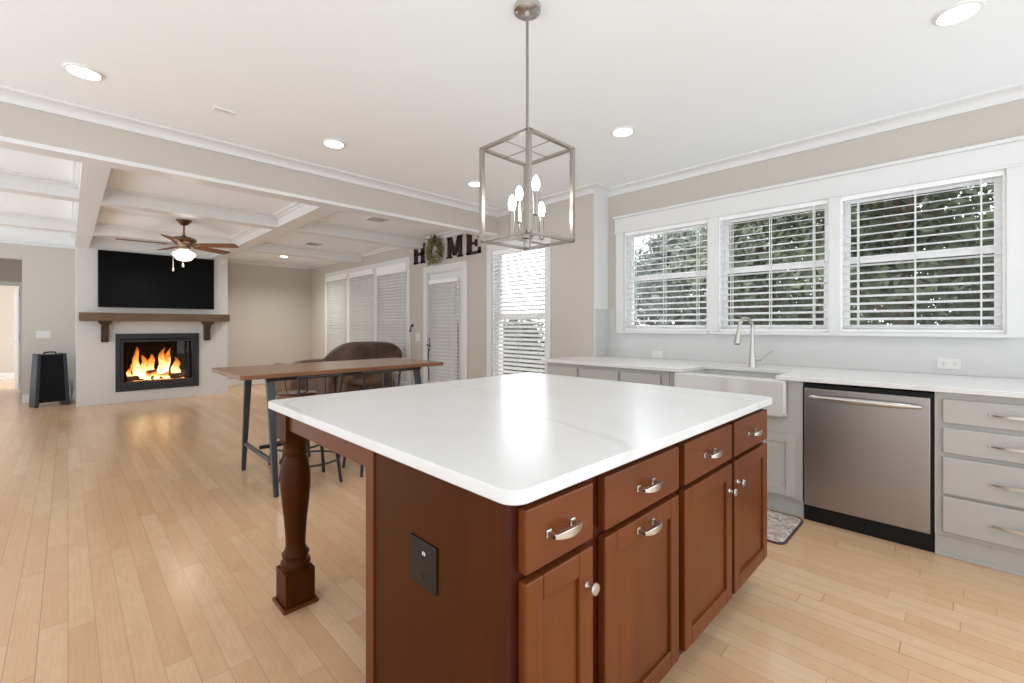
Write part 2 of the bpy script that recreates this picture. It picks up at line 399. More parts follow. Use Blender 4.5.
# ------------------------------------------------------------------ mesh helpers
class MB:
    def __init__(self):
        self.bm = bmesh.new()
    def face(self, pts):
        vs = [self.bm.verts.new(p) for p in pts]
        return self.bm.faces.new(vs)
    def hexa(self, p):
        v = [self.bm.verts.new(q) for q in p]
        for f in ((0, 3, 2, 1), (4, 5, 6, 7), (0, 1, 5, 4), (1, 2, 6, 5), (2, 3, 7, 6), (3, 0, 4, 7)):
            self.bm.faces.new([v[i] for i in f])
        return self
    def box(self, x0, x1, y0, y1, z0, z1):
        x0, x1 = sorted((x0, x1)); y0, y1 = sorted((y0, y1)); z0, z1 = sorted((z0, z1))
        return self.hexa([(x0, y0, z0), (x1, y0, z0), (x1, y1, z0), (x0, y1, z0), (x0, y0, z1), (x1, y0, z1), (x1, y1, z1), (x0, y1, z1)])
    def obox(self, c, size, mat):
        c = Vector(c); hx, hy, hz = (s / 2 for s in size)
        P = [(-hx, -hy, -hz), (hx, -hy, -hz), (hx, hy, -hz), (-hx, hy, -hz), (-hx, -hy, hz), (hx, -hy, hz), (hx, hy, hz), (-hx, hy, hz)]
        return self.hexa([c + mat @ Vector(p) for p in P])
    def bar(self, p0, p1, a, b=None, a1=None, b1=None, side=(1, 0, 0)):
        """rectangular bar p0 -> p1; a is its width along 'side'"""
        p0, p1 = Vector(p0), Vector(p1)
        b = a if b is None else b
        a1 = a if a1 is None else a1; b1 = b if b1 is None else b1
        d = (p1 - p0).normalized()
        s = Vector(side); s = (s - d * s.dot(d)).normalized()
        t = d.cross(s)
        P = [p0 - s * a / 2 - t * b / 2, p0 + s * a / 2 - t * b / 2, p0 + s * a / 2 + t * b / 2, p0 - s * a / 2 + t * b / 2,
             p1 - s * a1 / 2 - t * b1 / 2, p1 + s * a1 / 2 - t * b1 / 2, p1 + s * a1 / 2 + t * b1 / 2, p1 - s * a1 / 2 + t * b1 / 2]
        return self.hexa(P)
    def tube(self, pts, r, n=10, closed=False):
        pts = [Vector(p) for p in pts]
        rr = r if isinstance(r, (list, tuple)) else [r] * len(pts)
        N = len(pts)
        prev = None; rings = []
        for i in range(N):
            if closed: d = pts[(i + 1) % N] - pts[i - 1]
            else: d = pts[min(i + 1, N - 1)] - pts[max(i - 1, 0)]
            d.normalize()
            if prev is None:
                u = d.orthogonal().normalized()
            else:
                u = (prev - d * prev.dot(d))
                u = u.normalized() if u.length > 1e-6 else d.orthogonal().normalized()
            prev = u
            v = d.cross(u)
            rings.append([self.bm.verts.new(pts[i] + (u * math.cos(2 * PI * k / n) + v * math.sin(2 * PI * k / n)) * rr[i]) for k in range(n)])
        for i in range(N if closed else N - 1):
            a, b = rings[i], rings[(i + 1) % N]
            for k in range(n):
                self.bm.faces.new([a[k], a[(k + 1) % n], b[(k + 1) % n], b[k]])
        if not closed:
            self.bm.faces.new(rings[0][::-1]); self.bm.faces.new(rings[-1])
        return self
    def lathe(self, prof, c=(0, 0, 0), n=32, axis=2, sx=1.0, sy=1.0):
        c = Vector(c); rings = []
        for r, z in prof:
            if r < 1e-5:
                p = [0, 0, 0]; p[axis] = z
                rings.append([self.bm.verts.new(c + Vector(p))])
            else:
                ring = []
                for k in range(n):
                    a = 2 * PI * k / n
                    p = [0, 0, 0]; p[axis] = z
                    p[(axis + 1) % 3] = r * math.cos(a) * sx; p[(axis + 2) % 3] = r * math.sin(a) * sy
                    ring.append(self.bm.verts.new(c + Vector(p)))
                rings.append(ring)
        for a, b in zip(rings, rings[1:]):
            for k in range(n):
                if len(a) == 1 and len(b) == 1: continue
                if len(a) == 1: self.bm.faces.new([a[0], b[(k + 1) % n], b[k]])
                elif len(b) == 1: self.bm.faces.new([a[k], a[(k + 1) % n], b[0]])
                else: self.bm.faces.new([a[k], a[(k + 1) % n], b[(k + 1) % n], b[k]])
        if len(rings[0]) > 1: self.bm.faces.new(rings[0][::-1])
        if len(rings[-1]) > 1: self.bm.faces.new(rings[-1])
        return self
    def prism(self, poly, ax, a0, a1):
        """2-D polygon swept along axis ax; poly is in the two other axes in cyclic order"""
        def P(u, v, t):
            p = [0, 0, 0]; p[ax] = t; p[(ax + 1) % 3] = u; p[(ax + 2) % 3] = v
            return p
        A = [self.bm.verts.new(P(u, v, a0)) for u, v in poly]
        B = [self.bm.verts.new(P(u, v, a1)) for u, v in poly]
        n = len(poly)
        self.bm.faces.new(A[::-1]); self.bm.faces.new(B)
        for i in range(n):
            self.bm.faces.new([A[i], A[(i + 1) % n], B[(i + 1) % n], B[i]])
        return self
    def loft(self, loops, cap=True):
        rs = [[self.bm.verts.new(p) for p in l] for l in loops]
        n = len(rs[0])
        for a, b in zip(rs, rs[1:]):
            for k in range(n):
                self.bm.faces.new([a[k], a[(k + 1) % n], b[(k + 1) % n], b[k]])
        if cap:
            self.bm.faces.new(rs[0][::-1]); self.bm.faces.new(rs[-1])
        return self
    def ball(self, c, r, sc=(1, 1, 1), seg=20):
        m = Matrix.Translation(Vector(c)) @ Matrix.Diagonal((r * sc[0], r * sc[1], r * sc[2], 1))
        bmesh.ops.create_uvsphere(self.bm, u_segments=seg, v_segments=max(6, seg // 2), radius=1, matrix=m)
        return self
    def build(self, name, m, parent=None, bevel=0.0, smooth=False, local=False, seg=2, subsurf=0, origin=None):
        bm = self.bm
        bmesh.ops.recalc_face_normals(bm, faces=bm.faces[:])
        if local:
            o = Vector((0, 0, 0))
        elif parent is not None:
            o = wloc(parent)
        elif origin is not None:
            o = Vector(origin)
        else:
            xs = [v.co.x for v in bm.verts]; ys = [v.co.y for v in bm.verts]; zs = [v.co.z for v in bm.verts]
            o = Vector(((min(xs) + max(xs)) / 2, (min(ys) + max(ys)) / 2, min(zs)))
        if parent is not None and not local:
            # the part's own origin sits at its own centre
            pass
        for v in bm.verts:
            v.co -= o
        me = bpy.data.meshes.new(name)
        if smooth:
            for f in bm.faces: f.smooth = True
        bm.to_mesh(me); bm.free()
        me.materials.append(m)
        ob = bpy.data.objects.new(name, me)
        col.objects.link(ob)
        if parent is None:
            ob.location = o
        else:
            ob.parent = parent
        if bevel:
            b = ob.modifiers.new('bevel', 'BEVEL'); b.width = bevel; b.segments = seg; b.limit_method = 'ANGLE'; b.angle_limit = R(40)
            if not smooth:
                for p in me.polygons: p.use_smooth = False
        if subsurf:
            s = ob.modifiers.new('subsurf', 'SUBSURF'); s.levels = subsurf; s.render_levels = subsurf
        if smooth and not subsurf:
            try:
                me.set_sharp_from_angle(angle=R(38))
            except Exception:
                pass
        return ob

def wloc(o):
    v = Vector(o.location)
    while o.parent:
        o = o.parent
        v += Vector(o.location)
    return v

def empty(name, loc, rz=0.0):
    o = bpy.data.objects.new(name, None)
    o.empty_display_size = 0.1
    o.location = loc; o.rotation_euler = (0, 0, rz)
    col.objects.link(o)
    return o

def tag(o, label, cat, group=None, kind=None):
    o['label'] = label; o['category'] = cat
    if group: o['group'] = group
    if kind: o['kind'] = kind
    return o

def struct(o):
    o['kind'] = 'structure'
    return o

def thing(name, loc, label, cat, group=None, rz=0.0):
    return tag(empty(name, loc, rz), label, cat, group)

def copy_tree(o, parent=None):
    c = o.copy(); col.objects.link(c)
    if parent is not None: c.parent = parent
    for ch in list(o.children):
        copy_tree(ch, c)
    return c

def B(*a):
    return MB().box(*a)

# ================================================================== ROOM SHELL
XS, XH = 4.20, 3.95          # sink wall, living-room window wall
YJ = 2.75                    # where the sink wall steps in
YB0, YB1 = 4.25, 4.40        # dropped header between kitchen and living room
ZK, ZL = 2.72, 2.60          # kitchen ceiling, living-room ceiling
YW = 10.60                   # fireplace wall
YC = 9.60                    # front of the chimney breast

struct(B(-2.0, 4.42, -1.6, 16.2, -0.12, 0.0).build('floor', M['floor'], origin=(0, 0, 0)))
struct(B(-2.6, 4.42, -1.8, YB1, ZK, ZK + 0.12).build('ceiling', M['ceil']))
struct(B(-2.0, 4.15, YB1, YW + 0.15, ZL, ZL + 0.12).build('ceiling_living', M['ceil']))
struct(B(-2.6, XH + 0.05, YB0, YB1, 2.415, ZK).build('wall_header', M['wall']))
struct(B(-2.6, XH, YB0 - 0.006, YB1 + 0.012, 2.40, 2.43).build('trim_1', M['trim']))

def wall_x(name, x0, x1, y0, y1, z1, holes, m):
    """wall in the y-z plane with rectangular openings (ya, yb, za, zb), sorted by ya"""
    mb = MB(); y = y0
    for ya, yb, za, zb in holes:
        mb.box(x0, x1, y, ya, 0, z1)
        if za > 0: mb.box(x0, x1, ya, yb, 0, za)
        mb.box(x0, x1, ya, yb, zb, z1)
        y = yb
    mb.box(x0, x1, y, y1, 0, z1)
    return struct(mb.build(name, m))

SINKW = [(-0.187, 0.668, 1.19, 2.235), (0.738, 1.571, 1.19, 2.235), (1.660, 2.545, 1.19, 2.235)]
wall_x('wall_sink', XS, XS + 0.20, -1.8, YJ, ZK, [(-0.187, 2.545, 1.19, 2.235)], M['wall'])
TALL = (3.43, 4.36, 0.30, 2.22)
DOOR = (4.96, 5.83, 0.0, 2.05)
TRIP = (6.41, 9.60, 0.30, 2.28)
wall_x('wall_right', XH, XH + 0.20, YJ, YW, ZK, [TALL, DOOR, TRIP], M['wall'])
struct(B(XH + 0.20, XS + 0.2, YJ, YJ + 0.12, 0, ZK).build('wall_return', M['wall']))
mb = MB()
mb.box(-0.52, XH + 0.2, YW, YW + 0.15, 0, ZL); mb.box(-3.2, -0.52, YW, YW + 0.15, 2.31, ZL)
struct(mb.build('wall_back', M['wall']))
# hallway past the opening
mb = MB()
mb.box(-0.635, 0.2, 12.4, 12.52, 0, 2.5); mb.box(-3.2, -0.635, 12.4, 12.52, 2.0, 2.5)
struct(mb.build('wall_hall', M['wall']))
struct(B(-0.52, -0.40, YW + 0.15, 12.4, 0, 2.5).build('wall_hallside', M['wall']))
struct(B(-1.75, -1.6, YW + 0.15, 12.4, 0, 2.5).build('wall_hallblock', M['wall']))  # unseen wall added to block side light and darken the hall
struct(B(-3.2, -0.3, YW + 0.15, 12.52, 2.5, 2.6).build('ceiling_hall', M['ceil']))
struct(B(-3.2, 0.8, 15.7, 15.82, 0, 2.6).build('wall_far', M['wall']))
struct(B(-3.2, 0.8, 12.52, 15.82, 2.6, 2.7).build('ceiling_far', M['ceil']))
struct(B(-3.2, 0.8, 15.68, 15.7, 0, 0.15).build('baseboard_far', M['trim']))
mb = MB()
mb.box(-0.635, -0.58, 12.386, 12.4, 0, 1.98); mb.box(-3.2, -0.58, 12.385, 12.4, 1.98, 2.06)
struct(mb.build('trim_2', M['trim']))
# hall door swung into the far room
dr = struct(empty('door_2', (-0.645, 12.53, 0)))
ang = math.atan2(0.75, -0.095)
dm = Matrix.Rotation(ang, 3, 'Z')
MB().obox((-0.6925, 12.905, 1.0), (0.757, 0.035, 1.96), dm).build('door_leaf', M['trim'], dr, 0.003)
hm = MB()
hm.tube([(-0.70, 13.12, 0.93), (-0.745, 13.115, 0.93)], 0.01, 8); hm.tube([(-0.74, 13.12, 0.93), (-0.755, 13.02, 0.93)], 0.009, 8)
hm.build('door_handle', M['nickel'], dr, smooth=True)
for z in (0.2, 1.0, 1.8):
    B(-0.643, -0.630, 12.50, 12.535, z, z + 0.1).build('hinge', M['slot'], dr)

# crown mouldings, coved profile
def crown(mb, p0, p1, nrm, zc, drop=0.075, proj=0.085, m0=0, m1=0):
    """p0->p1 along the wall line at ceiling height zc; nrm points into the room"""
    p0 = Vector((p0[0], p0[1], zc)); p1 = Vector((p1[0], p1[1], zc)); n = Vector((nrm[0], nrm[1], 0))
    pr = [(0, 0), (proj, 0), (proj, -0.012), (proj * 0.88, -0.018)]
    for i in range(1, 6):
        t = i / 6 * PI / 2
        pr.append((proj * 0.88 - (proj * 0.7) * math.sin(t) , -0.018 - (drop - 0.034) * (1 - math.cos(t))))
    pr += [(0.014, -drop + 0.012), (0.014, -drop), (0, -drop)]
    d = (p1 - p0).normalized()        # m0, m1: +1 mitres an outer corner, -1 an inner one
    A = [p0 - d * a * m0 + n * a + Vector((0, 0, b)) for a, b in pr]
    Bq = [p1 + d * a * m1 + n * a + Vector((0, 0, b)) for a, b in pr]
    mb.loft([A, Bq])

mb = MB()
crown(mb, (-2.6, YB0), (XH, YB0), (0, -1), ZK, m1=-1)
struct(mb.build('trim_3', M['trim']))
mb = MB(); crown(mb, (XH, YB0), (XH, YJ), (-1, 0), ZK, m0=-1, m1=1); struct(mb.build('trim_4', M['trim']))
mb = MB(); crown(mb, (XH, YJ), (XS, YJ), (0, -1), ZK, m0=1, m1=-1); struct(mb.build('trim_5', M['trim']))
mb = MB(); crown(mb, (XS, YJ), (XS, -1.8), (-1, 0), ZK, m0=-1); struct(mb.build('trim_6', M['trim']))
mb = MB(); crown(mb, (-2.0, YW), (XH, YW), (0, -1), ZL, 0.055, 0.055, m1=-1); struct(mb.build('trim_7', M['trim']))
mb = MB(); crown(mb, (XH, YW), (XH, YB1), (-1, 0), ZL, 0.055, 0.055, m0=-1); struct(mb.build('trim_8', M['trim']))

# coffered living-room ceiling
ZBM = 2.45
def coffer_y(x0, x1, y0, y1):
    mb = MB(); mb.box(x0, x1, y0, y1, ZBM, ZL)
    struct(mb.build('ceiling_beam', M['trim']))
def coffer_x(y0, y1, x0, x1):
    mb = MB(); mb.box(x0, x1, y0, y1, ZBM, ZL)
    struct(mb.build('ceiling_beam', M['trim']))
BX = [(0.075, 0.235), (1.82, 2.02)]
BYs = [(5.92, 6.10), (8.02, 8.20)]
for a, b in BX: coffer_y(a, b, YB1, YC if a < 2.1 else YW)
spans = [(-2.0, BX[0][0]), (BX[0][1], BX[1][0]), (BX[1][1], XH)]
for a, b in BYs:
    for s0, s1 in spans:
        coffer_x(a, b, s0, s1)
cells_y = [(YB1, BYs[0][0]), (BYs[0][1], BYs[1][0]), (BYs[1][1], YC)]
tn = 9
for s0, s1 in spans:
    for c0, c1 in cells_y:
        mb = MB()
        cp = dict(drop=0.05, proj=0.05)
        if s0 > -1.9: crown(mb, (s0, c0), (s0, c1), (1, 0), ZL, **cp)
        if s1 < 3.9: crown(mb, (s1, c0), (s1, c1), (-1, 0), ZL, **cp)
        crown(mb, (s0, c0), (s1, c0), (0, 1), ZL, **cp)
        if c1 < YC: crown(mb, (s0, c1), (s1, c1), (0, -1), ZL, **cp)
        struct(mb.build('trim_%d' % tn, M['trim'])); tn += 1

# baseboards
struct(B(-0.52, 0.09, YW - 0.016, YW, 0, 0.14).build('baseboard_back', M['trim'], bevel=0.004))
struct(B(2.10, XH, YW - 0.016, YW, 0, 0.14).build('baseboard_backright', M['trim'], bevel=0.004))
mb = MB()
for a, b in ((YJ + 0.2, 3.39), (4.45, 4.86), (5.92, YW)):
    mb.box(XH - 0.016, XH, a, b, 0, 0.14)
struct(mb.build('baseboard_right', M['trim'], bevel=0.004))

# chimney breast with a hole for the firebox
FX0, FX1, FZ0, FZ1 = 0.56, 1.64, 0.20, 1.09
mb = MB()
mb.box(0.09, FX0, YC, YW, 0, ZL); mb.box(FX1, 2.10, YC, YW, 0, ZL)
mb.box(FX0, FX1, YC, YW, 0, FZ0); mb.box(FX0, FX1, YC, YW, FZ1, ZL)
struct(mb.build('wall_chimney', M['herring'], origin=(1.1, YC, 0)))
mb = MB(); crown(mb, (0.09, YC), (2.10, YC), (0, -1), ZL, 0.15, 0.05); struct(mb.build('trim_%d' % tn, M['trim'])); tn += 1

# ================================================================== WINDOWS
def frame_x(mb, x0, x1, y0, y1, z0, z1, w_, wb=None, wt=None):
    wb = wb or w_; wt = wt or w_
    mb.box(x0, x1, y0, y0 + w_, z0, z1); mb.box(x0, x1, y1 - w_, y1, z0, z1)
    mb.box(x0, x1, y0 + w_, y1 - w_, z0, z0 + wb); mb.box(x0, x1, y0 + w_, y1 - w_, z1 - wt, z1)

def window(n, X, y0, y1, z0, z1, zr):
    r = struct(empty('window_%d' % n, (X + 0.1, (y0 + y1) / 2, z0)))
    mb = MB(); frame_x(mb, X + 0.01, X + 0.19, y0, y1, z0, z1, 0.014); mb.build('window_frame', M['vinyl'], r)
    mb = MB(); frame_x(mb, X + 0.105, X + 0.135, y0 + 0.014, y1 - 0.014, zr - 0.02, z1 - 0.014, 0.034); mb.build('sash', M['vinyl'], r, 0.003)
    mb = MB(); frame_x(mb, X + 0.072, X + 0.103, y0 + 0.014, y1 - 0.014, z0 + 0.014, zr + 0.025, 0.034, 0.045, 0.05); mb.build('sash', M['vinyl'], r, 0.003)
    B(X + 0.118, X + 0.122, y0 + 0.044, y1 - 0.044, zr + 0.013, z1 - 0.044).build('pane', M['glass'], r)
    B(X + 0.086, X + 0.090, y0 + 0.044, y1 - 0.044, z0 + 0.055, zr - 0.022).build('pane', M['glass'], r)
    return r

def blind(X, y0, y1, z0, z1, tilt, mslat, label, group, pitch=0.052, xo=0.028, cords=2, val=0.055, dep=0.052, crownd=0.0):
    r = thing('window_blind', (X + xo, (y0 + y1) / 2, z0), label, 'window blind', group)
    y0 += 0.006; y1 -= 0.006
    mb = MB(); mb.box(X + xo - 0.03, X + xo + 0.03, y0, y1, z1 - val, z1); mb.build('headrail', M['vinyl'], r, 0.003)
    mb = MB()
    z = z0 + 0.045; rm = Matrix.Rotation(tilt, 3, 'Y')
    while z < z1 - val - 0.01:
        if crownd:
            A_ = []
            for i in range(5):
                t = -1 + i / 2
                A_.append(rm @ Vector((t * dep / 2, 0, crownd * (1 - t * t))))
            for i in range(4, -1, -1):
                t = -1 + i / 2
                A_.append(rm @ Vector((t * dep / 2, 0, crownd * (1 - t * t) - 0.0025)))
            mb.loft([[(X + xo + p.x, yy, z + p.z) for p in A_] for yy in (y0, y1)])
        else:
            mb.obox((X + xo, (y0 + y1) / 2, z), (dep, y1 - y0, 0.0035), rm)
        z += pitch
    mb.build('slats', mslat, r)
    mb = MB(); mb.box(X + xo - 0.025, X + xo + 0.025, y0, y1, z0 + 0.004, z0 + 0.024); mb.build('bottom_rail', M['vinyl'], r, 0.003)
    mb = MB()
    L = y1 - y0
    for t in ([0.13, 0.87] if cords == 2 else [0.12, 0.5, 0.88]):
        yy = y0 + L * t
        for dx in (-0.026, 0.026):
            mb.box(X + xo + dx - 0.0012, X + xo + dx + 0.0012, yy - 0.004, yy + 0.004, z0 + 0.02, z1 - val)
    mb.build('ladder_tape', M['trim'], r)
    return r

slabels = ['white open slat blind in the sink wall window nearest the drawer cabinet',
           'white open slat blind in the middle window above the faucet',
           'white open slat blind in the sink wall window nearest the bumped-out corner']
for i, (a, b, c, d) in enumerate(SINKW):
    window(i + 1, XS, a, b, c, d, 1.742)
    blind(XS, a, b, c, d, R(-15), M['slat'], slabels[i], 'blinds in the three sink windows', cords=3, pitch=0.0575, dep=0.062, val=0.04, xo=0.034)
mb = MB()
for a, b in ((SINKW[0][1], SINKW[1][0]), (SINKW[1][1], SINKW[2][0])):
    mb.box(XS - 0.02, XS + 0.2, a, b, 1.165, 2.235)
mb.box(XS - 0.02, XS, SINKW[2][3 - 2], SINKW[2][1] + 0.09, 1.165, 2.235)
mb.box(XS - 0.02, XS, SINKW[0][0] - 0.10, SINKW[0][0], 1.165, 2.235)
struct(mb.build('trim_%d' % tn, M['trim'], bevel=0.004)); tn += 1
mb = MB()
mb.box(XS - 0.024, XS, -0.30, 2.645, 2.235, 2.385); mb.box(XS - 0.042, XS, -0.315, 2.66, 2.385, 2.41); mb.box(XS - 0.03, XS, -0.3, 2.65, 2.228, 2.246)
struct(mb.build('trim_%d' % tn, M['trim'], bevel=0.004)); tn += 1
for a, b, c, d in SINKW:
    mb = MB(); mb.box(XS - 0.055, XS + 0.02, a - 0.01, b + 0.01, 1.165, 1.19)
    struct(mb.build('trim_%d' % tn, M['trim'], bevel=0.004)); tn += 1
# tall window
window(4, XH, *TALL, 1.37)
blind(XH, *TALL, R(-32), M['slat'], 'bright backlit slat blind in the tall window beside the counter end', None, cords=3)
mb = MB(); frame_x(mb, XH - 0.02, XH, TALL[0] - 0.085, TALL[1] + 0.085, TALL[2] - 0.085, TALL[3] + 0.085, 0.085)
struct(mb.build('trim_%d' % tn, M['trim'], bevel=0.004)); tn += 1
# triple window in the living room
tu = [(6.41, 7.40), (7.52, 8.50), (8.62, 9.60)]
tl = ['closed white slat blind in the living room window nearest the patio door',
      'closed white slat blind in the middle one of three living room windows',
      'closed white slat blind in the living room window nearest the far corner']
for i, (a, b) in enumerate(tu):
    window(5 + i, XH, a, b, TRIP[2], TRIP[3], 1.3)
    blind(XH, a, b, TRIP[2], TRIP[3], R(-60), M['slat_closed'], tl[i], 'closed blinds in the living room windows', xo=-0.005, val=0.15 if i == 0 else 0.10, dep=0.062, crownd=0.009)
mb = MB()
frame_x(mb, XH - 0.02, XH, TRIP[0] - 0.085, TRIP[1] + 0.085, TRIP[2] - 0.085, TRIP[3] + 0.085, 0.085)
mb.box(XH - 0.018, XH + 0.2, 7.40, 7.52, TRIP[2], TRIP[3]); mb.box(XH - 0.018, XH + 0.2, 8.50, 8.62, TRIP[2], TRIP[3])
struct(mb.build('trim_%d' % tn, M['trim'], bevel=0.004)); tn += 1
# patio door
d1 = struct(empty('door_1', (XH + 0.05, 5.395, 0)))
mb = MB(); frame_x(mb, XH + 0.02, XH + 0.065, 4.975, 5.815, 0.01, 2.035, 0.125, 0.25, 0.14)
mb.build('door_leaf', M['trim'], d1, 0.004)
B(XH + 0.04, XH + 0.046, 5.10, 5.69, 0.26, 1.90).build('pane', M['glass'], d1)
mb = MB(); mb.box(XH - 0.004, XH + 0.02, 5.775, 5.80, 0.86, 1.06)
mb.tube([(XH + 0.0, 5.787, 0.95), (XH - 0.05, 5.787, 0.95), (XH - 0.052, 5.70, 0.945)], 0.009, 8)
mb.tube([(XH - 0.012, 5.79, 0.90), (XH - 0.02, 5.795, 0.7), (XH - 0.012, 5.787, 0.5), (XH - 0.015, 5.79, 0.40)], 0.008, 8)
mb.build('door_handle', M['black'], d1, smooth=True)
for z in (0.25, 1.1, 1.82):
    B(XH + 0.005, XH + 0.022, 4.966, 4.985, z, z + 0.09).build('hinge', M['nickel'], d1)
blind(XH, 5.05, 5.75, 0.30, 1.93, R(-60), M['slat_closed'], 'closed white slat blind hung on the glazed patio door', None, xo=-0.018, dep=0.062, crownd=0.009)
mb = MB()
mb.box(XH - 0.02, XH, 4.86, 4.96, 0, 2.05); mb.box(XH - 0.02, XH, 5.83, 5.93, 0, 2.05); mb.box(XH - 0.022, XH, 4.86, 5.93, 2.05, 2.15)
mb.box(XH, XH + 0.2, 4.955, 4.97, 0, 2.05); mb.box(XH, XH + 0.2, 5.82, 5.835, 0, 2.05); mb.box(XH, XH + 0.2, 4.955, 5.835, 2.036, 2.06)
struct(mb.build('trim_%d' % tn, M['trim'], bevel=0.004)); tn += 1

struct(B(XH - 0.001, XS, YJ - 0.006, YJ + 0.001, 0.90, ZK - 0.07).build('trim_%d' % tn, M['trim'])); tn += 1
# tile splash
mb = MB()
mb.box(XS - 0.008, XS, -1.8, YJ - 0.006, 0.915, 1.165); mb.box(XS - 0.008, XS, 2.645, YJ, 1.165, 1.425); mb.box(XS - 0.008, XS, -1.8, -0.30, 1.165, 1.425)
struct(mb.build('wall_tile', M['tile'], origin=(XS, 0, 0.914)))
struct(B(XH, XS - 0.008, YJ - 0.012, YJ - 0.006, 0.915, 1.425).build('wall_tilereturn', M['tile'], origin=(XS, 0, 0.914)))

# ================================================================== KITCHEN ISLAND
isl = thing('island_cabinet', (1.53, 1.44, 0), 'cherry brown wooden island cabinet with drawers, doors and a turned corner leg', 'kitchen island')
IX0, IX1, IY0, IY1 = 0.678, 2.385, 0.690, 1.335
ZT = 0.868
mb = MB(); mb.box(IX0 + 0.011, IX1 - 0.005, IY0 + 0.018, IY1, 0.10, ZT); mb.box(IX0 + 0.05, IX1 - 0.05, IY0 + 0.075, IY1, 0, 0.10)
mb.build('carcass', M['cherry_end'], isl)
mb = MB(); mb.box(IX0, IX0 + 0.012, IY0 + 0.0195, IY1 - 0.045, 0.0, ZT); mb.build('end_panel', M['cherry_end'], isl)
mb = MB(); mb.box(IX0 - 0.006, IX0 + 0.03, IY1 - 0.045, IY1 + 0.004, 0.0, ZT); mb.build('corner_stile', M['cherry'], isl, 0.002)
# face frame
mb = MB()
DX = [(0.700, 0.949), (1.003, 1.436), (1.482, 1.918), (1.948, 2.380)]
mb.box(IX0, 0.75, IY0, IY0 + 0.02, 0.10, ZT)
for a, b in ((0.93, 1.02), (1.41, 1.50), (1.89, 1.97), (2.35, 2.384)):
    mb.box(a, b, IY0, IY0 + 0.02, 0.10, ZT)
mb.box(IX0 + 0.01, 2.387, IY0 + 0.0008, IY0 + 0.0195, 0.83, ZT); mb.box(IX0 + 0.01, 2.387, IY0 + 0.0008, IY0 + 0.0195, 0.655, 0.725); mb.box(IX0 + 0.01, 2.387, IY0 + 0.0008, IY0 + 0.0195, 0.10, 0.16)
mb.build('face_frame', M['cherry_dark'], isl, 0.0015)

def pull_y(x, z, L, parent, mt):
    """arched bar pull on a face whose front plane is at y = yf, reaching towards -y"""
    yf = IY0 - 0.027
    mb = MB()
    for s in (-1, 1):
        mb.box(x + s * L / 2 - 0.006, x + s * L / 2 + 0.006, yf - 0.026, yf, z - 0.006, z + 0.006)
        mb.box(x + s * L / 2 - 0.009, x + s * L / 2 + 0.009, yf - 0.003, yf, z - 0.009, z + 0.009)
    N = 14; loops = []
    for i in range(N + 1):
        t = -1 + 2 * i / N
        xx = x + t * (L / 2 + 0.006); yy = yf - 0.022 - 0.010 * (1 - t * t); h = 0.0045 + 0.0055 * (1 - t * t)
        loops.append([(xx, yy - 0.005, z - h), (xx, yy - 0.005, z + h), (xx, yy + 0.005, z + h), (xx, yy + 0.005, z - h)])
    mb.loft(loops)
    return mb.build('handle', mt, parent, 0.0015)

def knob_y(x, z, parent, mt):
    yf = IY0 - 0.027
    mb = MB(); mb.lathe([(0.009, 0), (0.006, -0.006), (0.0055, -0.014), (0.013, -0.019), (0.0155, -0.024), (0.014, -0.028), (0, -0.030)], (x, yf, z), 20, 1)
    return mb.build('knob', mt, parent, smooth=True)

def shaker_y(mb_frame, mb_panel, x0, x1, z0, z1, yf, w_=0.058):
    mb_frame.box(x0, x0 + w_, yf, yf + 0.026, z0, z1); mb_frame.box(x1 - w_, x1, yf, yf + 0.026, z0, z1)
    mb_panel.box(x0 + w_ - 0.004, x1 - w_ + 0.004, yf + 0.009, yf + 0.018, z0 + w_ - 0.004, z1 - w_ + 0.004)

yf = IY0 - 0.027
for i, (a, b) in enumerate(DX):
    mb = MB(); mb.box(a, b, yf, IY0, 0.700, 0.842)
    dw = mb.build('drawer', M['cherry_x'], isl, 0.004)
    pull_y([0.818, 1.216, 1.690, 2.160][i], 0.770, 0.088, dw, M['nickel'])
    mf = MB(); mp = MB()
    shaker_y(mf, mp, a, b, 0.135, 0.682, yf)
    mf.box(a + 0.054, b - 0.054, yf + 0.010, yf + 0.024, 0.139, 0.678)
    dd = mf.build('door', M['cherry'], isl, 0.004)
    for q0, q1 in ((0.135, 0.193), (0.624, 0.682)):
        B(a + 0.058, b - 0.058, yf, yf + 0.026, q0, q1).build('door_rail', M['cherry_x'], dd, 0.003)
    if i == 0: knob_y(0.922, 0.592, dd, M['nickel'])
    if i == 1: pull_y(1.216, 0.648, 0.088, dd, M['nickel'])
    if i == 2: knob_y(1.885, 0.578, dd, M['nickel'])
    if i == 3: knob_y(1.978, 0.592, dd, M['nickel'])
